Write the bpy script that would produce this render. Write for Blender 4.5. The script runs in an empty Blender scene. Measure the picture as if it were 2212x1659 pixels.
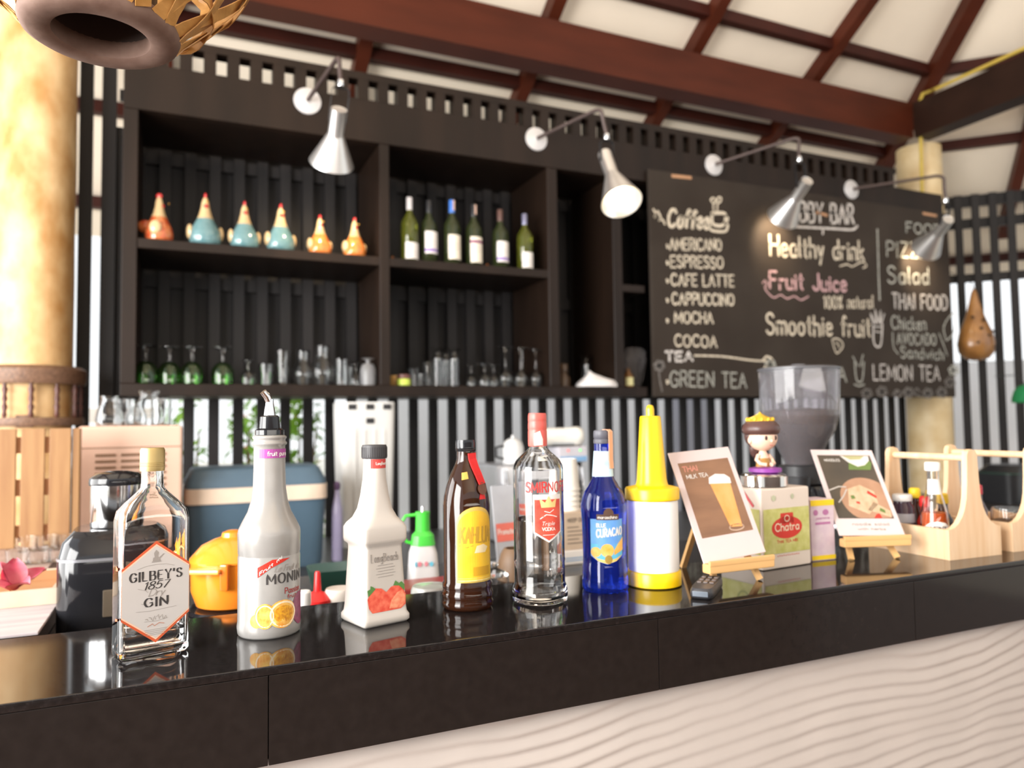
import bpy, bmesh, math, random
from mathutils import Vector, Matrix, noise
random.seed(7)
R = math.radians
C = bpy.context.scene.collection
sc = bpy.context.scene

# ------------------------------------------------------------------ camera, world, light, exposure
W, H, F = 2212, 1659, 1600.0
CAM = Vector((0, 0, 1.40))
RIGHT = Vector((0.9128582, -0.4080316, -0.0141437))
UP = Vector((-0.0078571, -0.0521932, 0.9986061))
FWD = Vector((0.4082011, 0.9114747, 0.0508509))
cd = bpy.data.cameras.new('camera')
cam = bpy.data.objects.new('camera', cd); C.objects.link(cam)
cam.matrix_world = Matrix(((RIGHT.x, UP.x, -FWD.x, CAM.x), (RIGHT.y, UP.y, -FWD.y, CAM.y), (RIGHT.z, UP.z, -FWD.z, CAM.z), (0, 0, 0, 1)))
cd.sensor_width = 36; cd.lens = F / W * 36; cd.clip_start = 0.02
cd.dof.use_dof = True; cd.dof.focus_distance = 0.98; cd.dof.aperture_fstop = 3.7
sc.camera = cam
sc.view_settings.view_transform = 'Standard'; sc.view_settings.look = 'None'
sc.view_settings.gamma = 1; sc.view_settings.use_curve_mapping = False
sc.view_settings.exposure = -1.1
world = bpy.data.worlds.new('overcast sky'); sc.world = world; world.use_nodes = True
bg = world.node_tree.nodes['Background']; bg.inputs[0].default_value = (0.95, 0.98, 1.0, 1); bg.inputs[1].default_value = 3.0

def area(name, loc, target, sx, sy, power, col):
    l = bpy.data.lights.new(name, 'AREA'); l.shape = 'RECTANGLE'; l.size = sx; l.size_y = sy; l.energy = power; l.color = col
    o = bpy.data.objects.new(name, l); C.objects.link(o); o.location = loc
    o.rotation_euler = (Vector(target) - Vector(loc)).to_track_quat('-Z', 'Y').to_euler()
area('daylight_open_left_side', (-2.6, 2.3, 1.75), (1.0, 1.6, 1.2), 2.6, 1.9, 330, (1, 0.985, 0.96))
area('daylight_open_left_entry', (-2.5, 0.15, 1.85), (0.7, 1.2, 1.2), 2.0, 1.9, 620, (1, 0.985, 0.96))
area('ceiling_fill_front', (1.2, -2.6, 1.5), (1.25, -2.1, 5.0), 5.0, 2.4, 620, (1, 0.95, 0.88))  # upward fill added behind the camera to brighten the ceiling

def at(u, v, x=None, y=None, z=None):
    """the point of the place seen at pixel (u, v) on the plane x, y or z (metres, z from the floor)"""
    d = RIGHT * ((u - W / 2) / F) - UP * ((v - H / 2) / F) + FWD
    t = x / d.x if x is not None else y / d.y if y is not None else (z - CAM.z) / d.z
    return CAM + d * t

# ------------------------------------------------------------------ materials
MATS = {}
def mat(name, col=(.5, .5, .5), rough=.5, metal=0, trans=0, ior=1.45, emit=0, var=.08, scale=14, stretch=(1, 1, 1), bump=0, coat=0, spec=.5, col2=None, sheen=0, ecol=None, sss=0, alpha=1):
    if name in MATS: return MATS[name]
    m = bpy.data.materials.new(name); m.use_nodes = True; nt = m.node_tree; b = nt.nodes['Principled BSDF']
    b.inputs['Roughness'].default_value = rough; b.inputs['Metallic'].default_value = metal
    b.inputs['Transmission Weight'].default_value = trans; b.inputs['IOR'].default_value = ior
    b.inputs['Coat Weight'].default_value = coat; b.inputs['Coat Roughness'].default_value = .04
    b.inputs['Specular IOR Level'].default_value = spec; b.inputs['Alpha'].default_value = alpha
    if sss: b.inputs['Subsurface Weight'].default_value = sss; b.inputs['Subsurface Radius'].default_value = (.02, .02, .02)
    if emit:
        b.inputs['Emission Color'].default_value = (*(ecol or col), 1); b.inputs['Emission Strength'].default_value = emit
    tc = nt.nodes.new('ShaderNodeTexCoord'); mp = nt.nodes.new('ShaderNodeMapping'); mp.inputs['Scale'].default_value = stretch
    no = nt.nodes.new('ShaderNodeTexNoise'); no.inputs['Scale'].default_value = scale; no.inputs['Detail'].default_value = 5
    ra = nt.nodes.new('ShaderNodeValToRGB')
    nt.links.new(tc.outputs['Object'], mp.inputs[0]); nt.links.new(mp.outputs[0], no.inputs['Vector']); nt.links.new(no.outputs['Fac'], ra.inputs[0])
    c2 = col2 or tuple(min(1, c * (1 + var)) for c in col); c1 = col if col2 else tuple(c * (1 - var) for c in col)
    ra.color_ramp.elements[0].position = .3; ra.color_ramp.elements[1].position = .7
    ra.color_ramp.elements[0].color = (*c1, 1); ra.color_ramp.elements[1].color = (*c2, 1)
    nt.links.new(ra.outputs[0], b.inputs['Base Color'])
    if bump:
        bp = nt.nodes.new('ShaderNodeBump'); bp.inputs['Strength'].default_value = bump; bp.inputs['Distance'].default_value = .004
        nt.links.new(no.outputs['Fac'], bp.inputs['Height']); nt.links.new(bp.outputs[0], b.inputs['Normal'])
    MATS[name] = m
    return m
def glass(name, col=(1, 1, 1), rough=0, ior=1.45): return mat(name, col, rough, trans=1, ior=ior, var=.01)

BLACKWOOD = mat('black stained wood', (.0135, .0072, .0045), .45, var=.3, scale=9, stretch=(1, 1, .15), spec=.28)
BLACKBACK = mat('black painted slats', (.018, .016, .016), .55, var=.3, scale=8, stretch=(1, 1, .1), spec=.3)
REDWOOD = mat('red brown painted timber', (.070, .0145, .0060), .45, var=.2, scale=5, stretch=(.4, .4, 2), spec=.22)
DARKRED = mat('dark red painted timber', (.042, .0095, .006), .5, var=.2, scale=5, spec=.2)
BOARDS = mat('cream ceiling boards', (.90, .79, .65), .7, var=.03, scale=3)
STONE = mat('black polished granite', (.012, .010, .010), .06, var=.4, scale=160, spec=.55)
FASCIA = mat('black polished tile', (.016, .0125, .0115), .09, var=.15, scale=60, spec=.38)
GROUT = mat('tile grout', (.2, .18, .17), .8)
WAVE = mat('cream carved plaster', (.565, .51, .475), .6, var=.04, scale=6, spec=.25)
LOG = mat('peeled log', (.46, .22, .06), .55, col2=(.80, .57, .30), scale=8, stretch=(1, 1, .6), bump=.2)
PINE = mat('pale pine wood', (.72, .47, .27), .5, col2=(.82, .60, .40), scale=10, stretch=(6, 6, .5))
PINE2 = mat('knotty pine boards', (.26, .125, .05), .5, col2=(.36, .20, .085), scale=8, stretch=(5, 5, .4))
EASEL = mat('varnished beech', (.78, .46, .19), .45, var=.08, scale=8, stretch=(.5, 3, 3))
CLEAR = glass('clear glass')
CLEARTHIN = glass('clear thin glass', (.98, .99, .99), ior=1.4)
GREENG = glass('green glass', (.60, .93, .48))
WHITE = mat('white plastic', (.82, .80, .78), .3, var=.02)
PAPER = mat('white printed paper', (.80, .76, .72), .5, var=.02)
BLACKP = mat('black plastic', (.02, .02, .022), .35, var=.1)
BLACKG = mat('glossy black plastic', (.012, .012, .014), .08, var=.1)
CHROME = mat('brushed aluminium', (.86, .85, .84), .32, metal=.9, var=.03)
STEEL = mat('polished steel', (.75, .75, .76), .12, metal=1, var=.03)
RED = mat('red print', (.60, .035, .02), .4)
INK = mat('dark grey ink', (.05, .045, .045), .5)
GREYINK = mat('faded grey ink', (.32, .29, .27), .5)
GOLD = mat('gold print', (.62, .42, .10), .35, metal=.6)
YELLOW = mat('yellow plastic', (.90, .58, .006), .28, var=.02)
CHALK = mat('cream chalk', (.66, .58, .46), .9, var=.3, scale=90)
CHALKW = mat('white chalk', (.60, .56, .53), .9, var=.3, scale=90)
CHALKP = mat('pink chalk', (.58, .36, .37), .9, var=.3, scale=90)
CHALKG = mat('grey green chalk', (.40, .40, .36), .9, var=.4, scale=90)
CHALKF = mat('faint smudged chalk', (.16, .145, .135), .9, var=.4, scale=60)
ORANGE = mat('orange enamel', (.88, .26, .022), .18, var=.03, coat=.4)

# ------------------------------------------------------------------ mesh building
class MB:
    def __init__(s): s.bm = bmesh.new(); s.flat = False
    def box(s, c, size, rz=0, m=None):
        mm = Matrix.Translation(c) @ Matrix.Rotation(rz, 4, 'Z')
        if m: mm = m @ mm
        bmesh.ops.create_cube(s.bm, size=1, matrix=mm @ Matrix.Diagonal((*size, 1))); return s
    def rbox(s, c, size, r=.004, rz=0, seg=2, m=None):
        b2 = bmesh.new(); s.flat = True; mm = Matrix.Translation(c) @ Matrix.Rotation(rz, 4, 'Z')
        if m: mm = m @ mm
        bmesh.ops.create_cube(b2, size=1, matrix=Matrix.Diagonal((*size, 1)))
        bmesh.ops.bevel(b2, geom=b2.edges[:], offset=min(r, min(size) * .45), segments=seg, affect='EDGES', profile=.5)
        b2.transform(mm); s.join(b2); return s
    def join(s, b2):
        vs = [s.bm.verts.new(v.co) for v in b2.verts]; b2.verts.index_update()
        for f in b2.faces: s.face([vs[v.index] for v in f.verts])
        b2.free()
    def face(s, vs):
        try: return s.bm.faces.new(vs)
        except ValueError: return None
    def rings(s, rings, cap0=True, cap1=True, closed=True):
        vv = [[s.bm.verts.new(p) for p in r] for r in rings]; n = len(vv[0])
        for a, b in zip(vv, vv[1:]):
            for i in range(n if closed else n - 1): s.face((a[i], a[(i + 1) % n], b[(i + 1) % n], b[i]))
        if cap0: s.face(vv[0][::-1])
        if cap1: s.face(vv[-1])
        return s
    def lathe(s, prof, seg=32, c=(0, 0, 0), m=None, cap=True):
        c = Vector(c); M_ = m or Matrix.Identity(4); rr = []
        for r, z in prof:
            r = max(r, 1e-5); rr.append([M_ @ (c + Vector((r * math.cos(2 * math.pi * i / seg), r * math.sin(2 * math.pi * i / seg), z))) for i in range(seg)])
        return s.rings(rr, cap, cap)
    def loft(s, secs, seg=48, m=None, cap=True):
        M_ = m or Matrix.Identity(4); rr = []
        for z, hx, hy, n in secs:
            ring = []
            for i in range(seg):
                a = 2 * math.pi * i / seg; ca, sa = math.cos(a), math.sin(a)
                ring.append(M_ @ Vector((math.copysign(abs(ca) ** (2 / n), ca) * hx, math.copysign(abs(sa) ** (2 / n), sa) * hy, z)))
            rr.append(ring)
        return s.rings(rr, cap, cap)
    def tube(s, pts, r, seg=10, cap=True):
        pts = [Vector(p) for p in pts]; rr = []; n = len(pts); up = None
        for i, p in enumerate(pts):
            t = (pts[min(i + 1, n - 1)] - pts[max(i - 1, 0)]).normalized()
            if up is None: up = t.orthogonal().normalized()
            up = (up - t * up.dot(t)).normalized(); sd = t.cross(up); ri = r[i] if isinstance(r, (list, tuple)) else r
            rr.append([p + (up * math.cos(2 * math.pi * k / seg) + sd * math.sin(2 * math.pi * k / seg)) * ri for k in range(seg)])
        return s.rings(rr, cap, cap)
    def bar(s, a, b, w, h, up=(0, 0, 1)):
        a, b = Vector(a), Vector(b); t = (b - a).normalized(); up = Vector(up); sd = t.cross(up).normalized(); up = sd.cross(t)
        o = [sd * w / 2 + up * h / 2, -sd * w / 2 + up * h / 2, -sd * w / 2 - up * h / 2, sd * w / 2 - up * h / 2]
        return s.rings([[a + q for q in o], [b + q for q in o]])
    def prism(s, pts, y0, y1, m=None):
        M_ = m or Matrix.Identity(4)
        return s.rings([[M_ @ Vector((x, y0, z)) for x, z in pts], [M_ @ Vector((x, y1, z)) for x, z in pts]])
    def strip(s, pts, width, thick, up):
        """a flat band following pts, lying across the directions up(i)"""
        pts = [Vector(p) for p in pts]; n = len(pts); rr = []
        for i, p in enumerate(pts):
            t = (pts[min(i + 1, n - 1)] - pts[max(i - 1, 0)]).normalized(); u = Vector(up[i]) if isinstance(up, list) else Vector(up)
            sd = t.cross(u).normalized(); u = sd.cross(t)
            rr.append([p + sd * width / 2 + u * thick / 2, p - sd * width / 2 + u * thick / 2, p - sd * width / 2 - u * thick / 2, p + sd * width / 2 - u * thick / 2])
        return s.rings(rr)
    def ball(s, c, r, seg=16, sc_=(1, 1, 1)):
        bmesh.ops.create_uvsphere(s.bm, u_segments=seg, v_segments=seg // 2 + 2, radius=1, matrix=Matrix.Translation(c) @ Matrix.Diagonal((r * sc_[0], r * sc_[1], r * sc_[2], 1))); return s
    def build(s, name, m, parent=None, smooth=True, angle=40, loc=(0, 0, 0), normals=True):
        if normals: bmesh.ops.recalc_face_normals(s.bm, faces=s.bm.faces[:])
        me = bpy.data.meshes.new(name); s.bm.to_mesh(me); s.bm.free()
        if smooth: me.shade_smooth(); me.set_sharp_from_angle(angle=R(angle))
        me.materials.append(m)
        o = bpy.data.objects.new(name, me); C.objects.link(o); o.location = loc
        if parent: o.parent = parent
        if s.flat and smooth: w = o.modifiers.new('weighted normals', 'WEIGHTED_NORMAL'); w.keep_sharp = True
        return o

def tag(o, label, cat, group=None, kind=None):
    o['label'] = label; o['category'] = cat
    if group: o['group'] = group
    if kind: o['kind'] = kind
    return o
def thing(name, label, cat, loc=(0, 0, 0), rz=0, group=None):
    o = bpy.data.objects.new(name, None); C.objects.link(o); o.empty_display_size = .05
    o.location = loc; o.rotation_euler = (0, 0, R(rz)); return tag(o, label, cat, group)
def struct(name, mb, m, smooth=False):
    o = mb.build(name, m, smooth=smooth); o['kind'] = 'structure'; return o
def dup(root, loc, rz=None, label=None, group=None, scale=None):
    c = root.copy(); C.objects.link(c); c.location = loc
    if rz is not None: c.rotation_euler = (0, 0, R(rz))
    if label: c['label'] = label
    if group: c['group'] = group
    if scale: c.scale = scale
    for ch in list(root.children):
        k = ch.copy(); C.objects.link(k); k.parent = c
        for g in list(ch.children):
            q = g.copy(); C.objects.link(q); q.parent = k
    return c

# ------------------------------------------------------------------ lettering: single stroke glyphs, '~' marks a curved stroke
G = {
'A': (.66, '0,0 .33,1 .66,0;.12,.36 .54,.36'), 'B': (.58, '0,0 0,1;~0,1 .42,.98 .5,.76 .38,.55 0,.53;~0,.53 .46,.5 .58,.27 .44,.02 0,0'),
'C': (.64, '~.62,.82 .46,.98 .2,.95 .02,.66 .02,.34 .2,.05 .46,.02 .63,.18'), 'D': (.64, '0,0 0,1;~0,1 .4,.96 .63,.7 .63,.3 .4,.04 0,0'),
'E': (.52, '.52,1 0,1 0,0 .52,0;0,.52 .42,.52'), 'F': (.5, '.5,1 0,1 0,0;0,.52 .4,.52'),
'G': (.66, '~.63,.82 .46,.98 .2,.95 .02,.66 .02,.34 .2,.05 .46,.03 .64,.2;.64,.2 .64,.46 .4,.46'), 'H': (.62, '0,0 0,1;.62,0 .62,1;0,.52 .62,.52'),
'I': (.1, '.05,0 .05,1'), 'J': (.42, '~.42,1 .42,.3 .34,.04 .12,.02 0,.2'), 'K': (.58, '0,0 0,1;.56,1 0,.42;.2,.6 .58,0'), 'L': (.5, '0,1 0,0 .5,0'),
'M': (.78, '0,0 0,1 .39,.2 .78,1 .78,0'), 'N': (.64, '0,0 0,1 .64,0 .64,1'), 'O': (.7, '~.35,1 .1,.85 .01,.5 .1,.15 .35,0 .6,.15 .69,.5 .6,.85 .35,1'),
'P': (.54, '0,0 0,1;~0,1 .42,.98 .54,.74 .42,.5 0,.47'), 'R': (.58, '0,0 0,1;~0,1 .42,.98 .53,.76 .42,.53 0,.5;.28,.5 .58,0'),
'S': (.54, '~.51,.84 .36,.99 .13,.96 .03,.77 .14,.58 .4,.46 .53,.26 .42,.05 .18,0 .01,.15'), 'T': (.6, '0,1 .6,1;.3,1 .3,0'),
'U': (.62, '~0,1 0,.35 .12,.05 .31,0 .5,.05 .62,.35 .62,1'), 'V': (.64, '0,1 .32,0 .64,1'), 'W': (.9, '0,1 .22,0 .45,.75 .68,0 .9,1'), 'X': (.6, '0,0 .6,1;0,1 .6,0'),
'Y': (.6, '0,1 .3,.5 .6,1;.3,.5 .3,0'), 'Z': (.58, '0,1 .58,1 0,0 .58,0'),
'a': (.46, '~.44,.5 .28,.62 .08,.52 .02,.28 .12,.03 .3,.03 .44,.22;.45,.6 .45,0'), 'b': (.46, '0,1 0,0;~0,.3 .12,.58 .34,.58 .46,.32 .34,.03 .12,.02 0,.25'),
'c': (.4, '~.4,.5 .26,.62 .08,.52 .01,.3 .08,.07 .26,0 .4,.1'), 'd': (.46, '~.44,.48 .28,.6 .08,.52 .02,.28 .12,.03 .3,.03 .44,.22;.45,1 .45,0'),
'e': (.42, '~.03,.32 .4,.36 .36,.55 .22,.62 .06,.52 .01,.28 .1,.05 .26,0 .41,.1'), 'f': (.34, '~.36,.92 .25,1 .15,.88 .13,.6 .13,0;0,.6 .3,.6'),
'g': (.44, '~.42,.48 .28,.6 .08,.52 .02,.3 .12,.06 .3,.08 .42,.25;~.43,.6 .43,-.15 .3,-.3 .06,-.24'), 'h': (.42, '0,1 0,0;~0,.38 .12,.58 .32,.58 .41,.38 .41,0'),
'i': (.08, '.04,0 .04,.6;.04,.78 .05,.84'), 'j': (.2, '~.16,.6 .16,-.1 .06,-.26 -.1,-.2;.16,.78 .17,.84'), 'k': (.4, '0,0 0,1;.36,.58 0,.22;.12,.34 .4,0'), 'l': (.1, '.04,1 .04,.1 .1,0'),
'm': (.66, '0,.6 0,0;~0,.4 .1,.6 .26,.6 .33,.4 .33,0;~.33,.4 .43,.6 .58,.6 .66,.4 .66,0'), 'n': (.4, '0,.6 0,0;~0,.38 .12,.6 .3,.6 .4,.38 .4,0'),
'o': (.46, '~.23,.62 .05,.5 .01,.3 .06,.1 .23,0 .4,.1 .45,.3 .4,.5 .23,.62'), 'p': (.44, '0,.6 0,-.3;~0,.35 .14,.6 .34,.58 .44,.32 .32,.03 .12,.02 0,.2'),
'r': (.3, '0,.6 0,0;~0,.36 .1,.56 .3,.58'), 's': (.36, '~.34,.5 .2,.62 .05,.52 .08,.38 .28,.28 .34,.12 .2,0 .01,.08'), 't': (.3, '.14,.9 .14,.1 .26,0;0,.62 .3,.62'),
'u': (.42, '~0,.6 0,.2 .1,.02 .28,.04 .41,.25;.42,.6 .42,0'), 'v': (.4, '0,.6 .2,0 .4,.6'), 'w': (.58, '0,.6 .15,0 .29,.45 .43,0 .58,.6'), 'y': (.4, '0,.6 .2,.05;.4,.6 .12,-.3'),
'0': (.56, '~.28,1 .08,.85 .01,.5 .08,.15 .28,0 .48,.15 .55,.5 .48,.85 .28,1'), '1': (.24, '0,.8 .16,1 .16,0'), '3': (.5, '~.03,.85 .22,1 .45,.86 .42,.62 .22,.53;~.22,.53 .47,.45 .48,.15 .26,0 .02,.14'),
'5': (.5, '.46,1 .08,1 .05,.55;~.05,.55 .28,.64 .48,.45 .46,.15 .24,0 .02,.12'), '7': (.5, '0,1 .5,1 .18,0'), '8': (.5, '~.25,.54 .06,.66 .06,.9 .25,1 .44,.9 .44,.66 .25,.54 .02,.35 .04,.1 .25,0 .46,.1 .48,.35 .25,.54'),
'%': (.6, '.05,0 .55,1;~.14,.98 .03,.84 .14,.7 .25,.84 .14,.98;~.46,.3 .35,.16 .46,.02 .57,.16 .46,.3'), "'": (.08, '.05,1 .03,.78'), '.': (.06, '.02,0 .03,.05'), '-': (.3, '0,.4 .3,.4'), ' ': (.34, ''),
}
def smooth_pts(p, n=5):
    o = []
    for i in range(len(p) - 1):
        a, b, c, d = p[max(i - 1, 0)], p[i], p[i + 1], p[min(i + 2, len(p) - 1)]
        for k in range(n):
            t = k / n; t2 = t * t; t3 = t2 * t
            o.append(tuple(.5 * (2 * b[j] + (c[j] - a[j]) * t + (2 * a[j] - 5 * b[j] + 4 * c[j] - d[j]) * t2 + (-a[j] + 3 * b[j] - 3 * c[j] + d[j]) * t3) for j in (0, 1)))
    return o + [p[-1]]
def seg_pts(p, step):
    o = [p[0]]
    for a, b in zip(p, p[1:]):
        n = max(1, int(math.hypot(b[0] - a[0], b[1] - a[1]) / step))
        o += [(a[0] + (b[0] - a[0]) * k / n, a[1] + (b[1] - a[1]) * k / n) for k in range(1, n + 1)]
    return o
def text_strokes(txt, x, z, h, width=None, slant=0, space=.16, serif=0, jit=0, rise=0):
    """strokes (lists of 2D points) for txt, left end at (x, z), cap height h, squeezed to width"""
    adv = 0; items = []
    for ch in txt:
        w, s = G.get(ch, G[' ']); items.append((adv, w, s)); adv += w + space
    tot = max(adv - space, .01); k = (width / (tot * h)) if width else 1; out = []
    for a, w, s in items:
        dj = random.uniform(-jit, jit)
        for st in filter(None, s.split(';')):
            cv = st[0] == '~'; p = [tuple(map(float, q.split(','))) for q in st.lstrip('~').split()]
            p = smooth_pts(p) if cv else p
            q = [(x + ((a + px) * k + slant * py) * h, z + (py + dj) * h + rise * (a + px) * k * h) for px, py in p]
            out.append(q)
            if serif and not cv:
                for e, nb in ((p[0], p[1]), (p[-1], p[-2])):
                    if abs(e[1] - nb[1]) > .4 and (e[1] < .05 or e[1] > .95):
                        out.append([(x + ((a + e[0]) * k - serif) * h, z + e[1] * h), (x + ((a + e[0]) * k + serif) * h, z + e[1] * h)])
    return out
def ribbon(mb, pts, w, fmap, nib=0):
    n = len(pts)
    if n < 2: return
    L, Rr = [], []
    for i, p in enumerate(pts):
        a, b = pts[max(i - 1, 0)], pts[min(i + 1, n - 1)]; dx, dz = b[0] - a[0], b[1] - a[1]; l = math.hypot(dx, dz) or 1; dx /= l; dz /= l
        ww = w * (1 - nib + nib * abs(dz)) / 2
        ex = -ww * .6 if i == 0 else ww * .6 if i == n - 1 else 0
        L.append((p[0] - dz * ww + dx * ex, p[1] + dx * ww + dz * ex)); Rr.append((p[0] + dz * ww + dx * ex, p[1] - dx * ww + dz * ex))
    lv = [mb.bm.verts.new(fmap(*q)) for q in L]; rv = [mb.bm.verts.new(fmap(*q)) for q in Rr]
    for i in range(n - 1): mb.face((lv[i], rv[i], rv[i + 1], lv[i + 1]))
def fill(mb, pts, fmap, step=.004):
    b2 = bmesh.new(); b2.faces.new([b2.verts.new((x, 0, z)) for x, z in pts])
    xs = [p[0] for p in pts]; x0, x1 = min(xs), max(xs); n = min(60, int((x1 - x0) / step))
    for i in range(1, n + 1):
        bmesh.ops.bisect_plane(b2, geom=b2.verts[:] + b2.edges[:] + b2.faces[:], plane_co=(x0 + (x1 - x0) * i / (n + 1), 0, 0), plane_no=(1, 0, 0))
    bmesh.ops.triangulate(b2, faces=b2.faces[:])
    for v in b2.verts: v.co = fmap(v.co.x, v.co.z)
    mb.join(b2)
def cyl(r, off=.0005, a0=0):
    def f(x, z):
        rr = (r(z) if callable(r) else r); a = x / rr + a0; rr += off
        return Vector((rr * math.sin(a), -rr * math.cos(a), z))
    return f
def flat(y, off=.0005, x0=0): return lambda x, z: Vector((x0 + x, y - off, z))
def mflat(M_): return lambda x, z: M_ @ Vector((x, -.0006, z))
def oval(cx, cz, rx, rz, n=24, a0=0, a1=360): return [(cx + rx * math.cos(R(a0 + (a1 - a0) * i / n)), cz + rz * math.sin(R(a0 + (a1 - a0) * i / n))) for i in range(n)]
def decal(name, m, parent, fmap, polys=(), texts=(), strokes=(), label=None):
    """printed shape: polys = outlines, texts = (text, x, z, h, width, weight, options), strokes = (points, width)"""
    mb = MB()
    for p in polys: fill(mb, p, fmap)
    for t in texts:
        txt, x, z, h, width, wt = t[:6]; o = dict(t[6]) if len(t) > 6 else {}; nib = o.pop('nib', 0)
        for s in text_strokes(txt, x, z, h, width, **o): ribbon(mb, seg_pts(s, h * .3), wt, fmap, nib)
    for p, w in strokes: ribbon(mb, seg_pts(p, .01), w, fmap)
    o = mb.build(name, m, parent, smooth=False, normals=False)
    if label: o['label'] = label
    return o
DID = dict(nib=.72, serif=.085, space=.30)
# ------------------------------------------------------------------ setting
struct('ground', MB().box((1, 2, -.06), (60, 60, .04)), mat('pale sandy ground', (.72, .68, .60), .9, var=.1, scale=2))
struct('floor', MB().box((1.2, .2, -.02), (9.4, 8.4, .04)), mat('terracotta floor tile', (.15, .085, .06), .35, var=.1, scale=3))

def zroof(y): return 3.82 + .65 * (3.64 - y)
HX, HY = 4.97, 3.64
D2 = Vector((.7071, -.7071, 0))
def hip(y): return HX + .414 * (y - HY)
def zr2(x, y): return 3.82 + .65 * (-.7071 * (x - HX) - .7071 * (y - HY))
def slab(poly, th=.03):
    mb = MB(); lo = [mb.bm.verts.new(p) for p in poly]; hi = [mb.bm.verts.new((p[0], p[1], p[2] + th)) for p in poly]; n = len(poly)
    mb.face(lo[::-1]); mb.face(hi)
    for i in range(n): mb.face((lo[i], lo[(i + 1) % n], hi[(i + 1) % n], hi[i]))
    return mb
struct('ceiling', slab([(-3.6, 5.45, zroof(5.45)), (hip(5.45), 5.45, zroof(5.45)), (hip(0), 0, zroof(0)), (-3.6, 0, zroof(0))]), BOARDS)
q = [(hip(5.45), 5.45), (hip(0), 0), (hip(0) + 3, -3), (hip(5.45) + 3.4, 5.45 - 3.4)]
struct('ceiling_side', slab([(x, y, zr2(x, y)) for x, y in q]), BOARDS)
struct('ceiling_front', slab([(-3.6, 0, zroof(0)), (hip(0), 0, zroof(0)), (hip(0), -4.3, zroof(0) - 2.8), (-3.6, -4.3, zroof(0) - 2.8)]), BOARDS)
K = 1
def trim(mb, m):
    global K
    o = struct('trim_%d' % K, mb, m); K += 1; return o
for x in (-2.11, -1.1, -.09, .92, 1.93, 2.94, 3.95):            # rafters, one timber each
    trim(MB().bar((x, 5.4, zroof(5.4) - .055), (x, .1 if x < 3.4 else 1.3, zroof(.1 if x < 3.4 else 1.3) - .055), .075, .10), REDWOOD)
trim(MB().bar((hip(5.4), 5.4, zroof(5.4) - .06), (hip(.1), .1, zroof(.1) - .06), .10, .12), REDWOOD)
for k in (.75, 1.75):
    p = Vector((HX, HY, 0)) + D2 * 1.01 * k; a, b = p + Vector((.9, .9, 0)), p - Vector((.25, .25, 0)) * (2 * k)
    trim(MB().bar((a.x, a.y, zr2(a.x, a.y) - .055), (b.x, b.y, zr2(b.x, b.y) - .055), .075, .10), REDWOOD)
for y in (3.50, 4.07, 4.58, 5.16):                               # battens along the eaves, turning at the hip
    trim(MB().bar((-3.4, y, zroof(y) - .045), (hip(y), y, zroof(y) - .045), .06, .07), DARKRED)
    a = Vector((hip(y), y, 0)); b = a + D2 * 3.2
    trim(MB().bar((a.x, a.y, zroof(y) - .045), (b.x, b.y, zroof(y) - .045), .06, .07), DARKRED)
trim(MB().box((1.62, 3.675, 3.533), (6.4, .15, .255)), REDWOOD)   # ring beam on the log columns
trim(MB().box((4.895, 1.145, 3.533), (.15, 4.9, .255)), mat('shade darkened brown beam', (.024, .010, .006), .5, var=.2, scale=5, spec=.2))  # right beam, the shade on it put into a darker colour

def slatwall(name, n, length, z0, z1, rails, extra=None, per=.112, w=.050, skip=(), r0=0):
    mb = MB()
    for i in range(int(length / per)):
        if i in skip: continue
        mb.box((i * per + w / 2, 0, (z0 + z1) / 2), (w, .022, z1 - z0))
    for rz_, rh in rails: mb.box(((length + r0) / 2, .034, rz_), (length - r0, .03, rh))
    if extra: extra(mb)
    o = mb.build(name, BLACKBACK, smooth=False); o['kind'] = 'structure'; return o
XW = -.437
def plank(mb):
    mb.box((.1795, .03, 1.515), (.066, .02, 2.63))
    for a, b in ((-.002, .054), (.090, .150)): mb.box(((a + b) / 2, 0, 1.78), (b - a, .022, 3.15))
wb = slatwall('wall_back', 0, 5.52, .2, 3.02, ((2.99, .05), (2.70, .06), (2.10, .06), (.7, .08), (.25, .06)), plank, skip=(0, 1), r0=.16)
wb.location = (XW, 3.90, 0)
wr = slatwall('wall_right', 0, 2.6, .2, 3.04, ((3.0, .08), (2.83, .07), (2.42, .06), (.8, .08)))
wr.location = (5.20, 3.72, 0); wr.rotation_euler = (0, 0, R(-45))
o_ = MB().box((0, 0, .95), (9, .15, 2.0)).build('wall_outside_right', mat('pale grey render', (.86, .86, .89), .8, var=.05, scale=2), loc=(7.9, 4.6, 0), smooth=False); o_['kind'] = 'structure'; o_.rotation_euler = (0, 0, R(-45))
struct('wall_outside_far', MB().box((6.5, 6.9, 1.2), (2.8, .15, 2.5)), mat('shaded blue grey render', (.36, .36, .41), .7, var=.05, scale=2))  # right stretch of the outside wall, its shade put into a darker tint
struct('wall_outside', MB().box((3.3, 7.0, 1.2), (3.6, .15, 2.5)), mat('pale grey render', (.86, .86, .89), .8, var=.05, scale=2))

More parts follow.
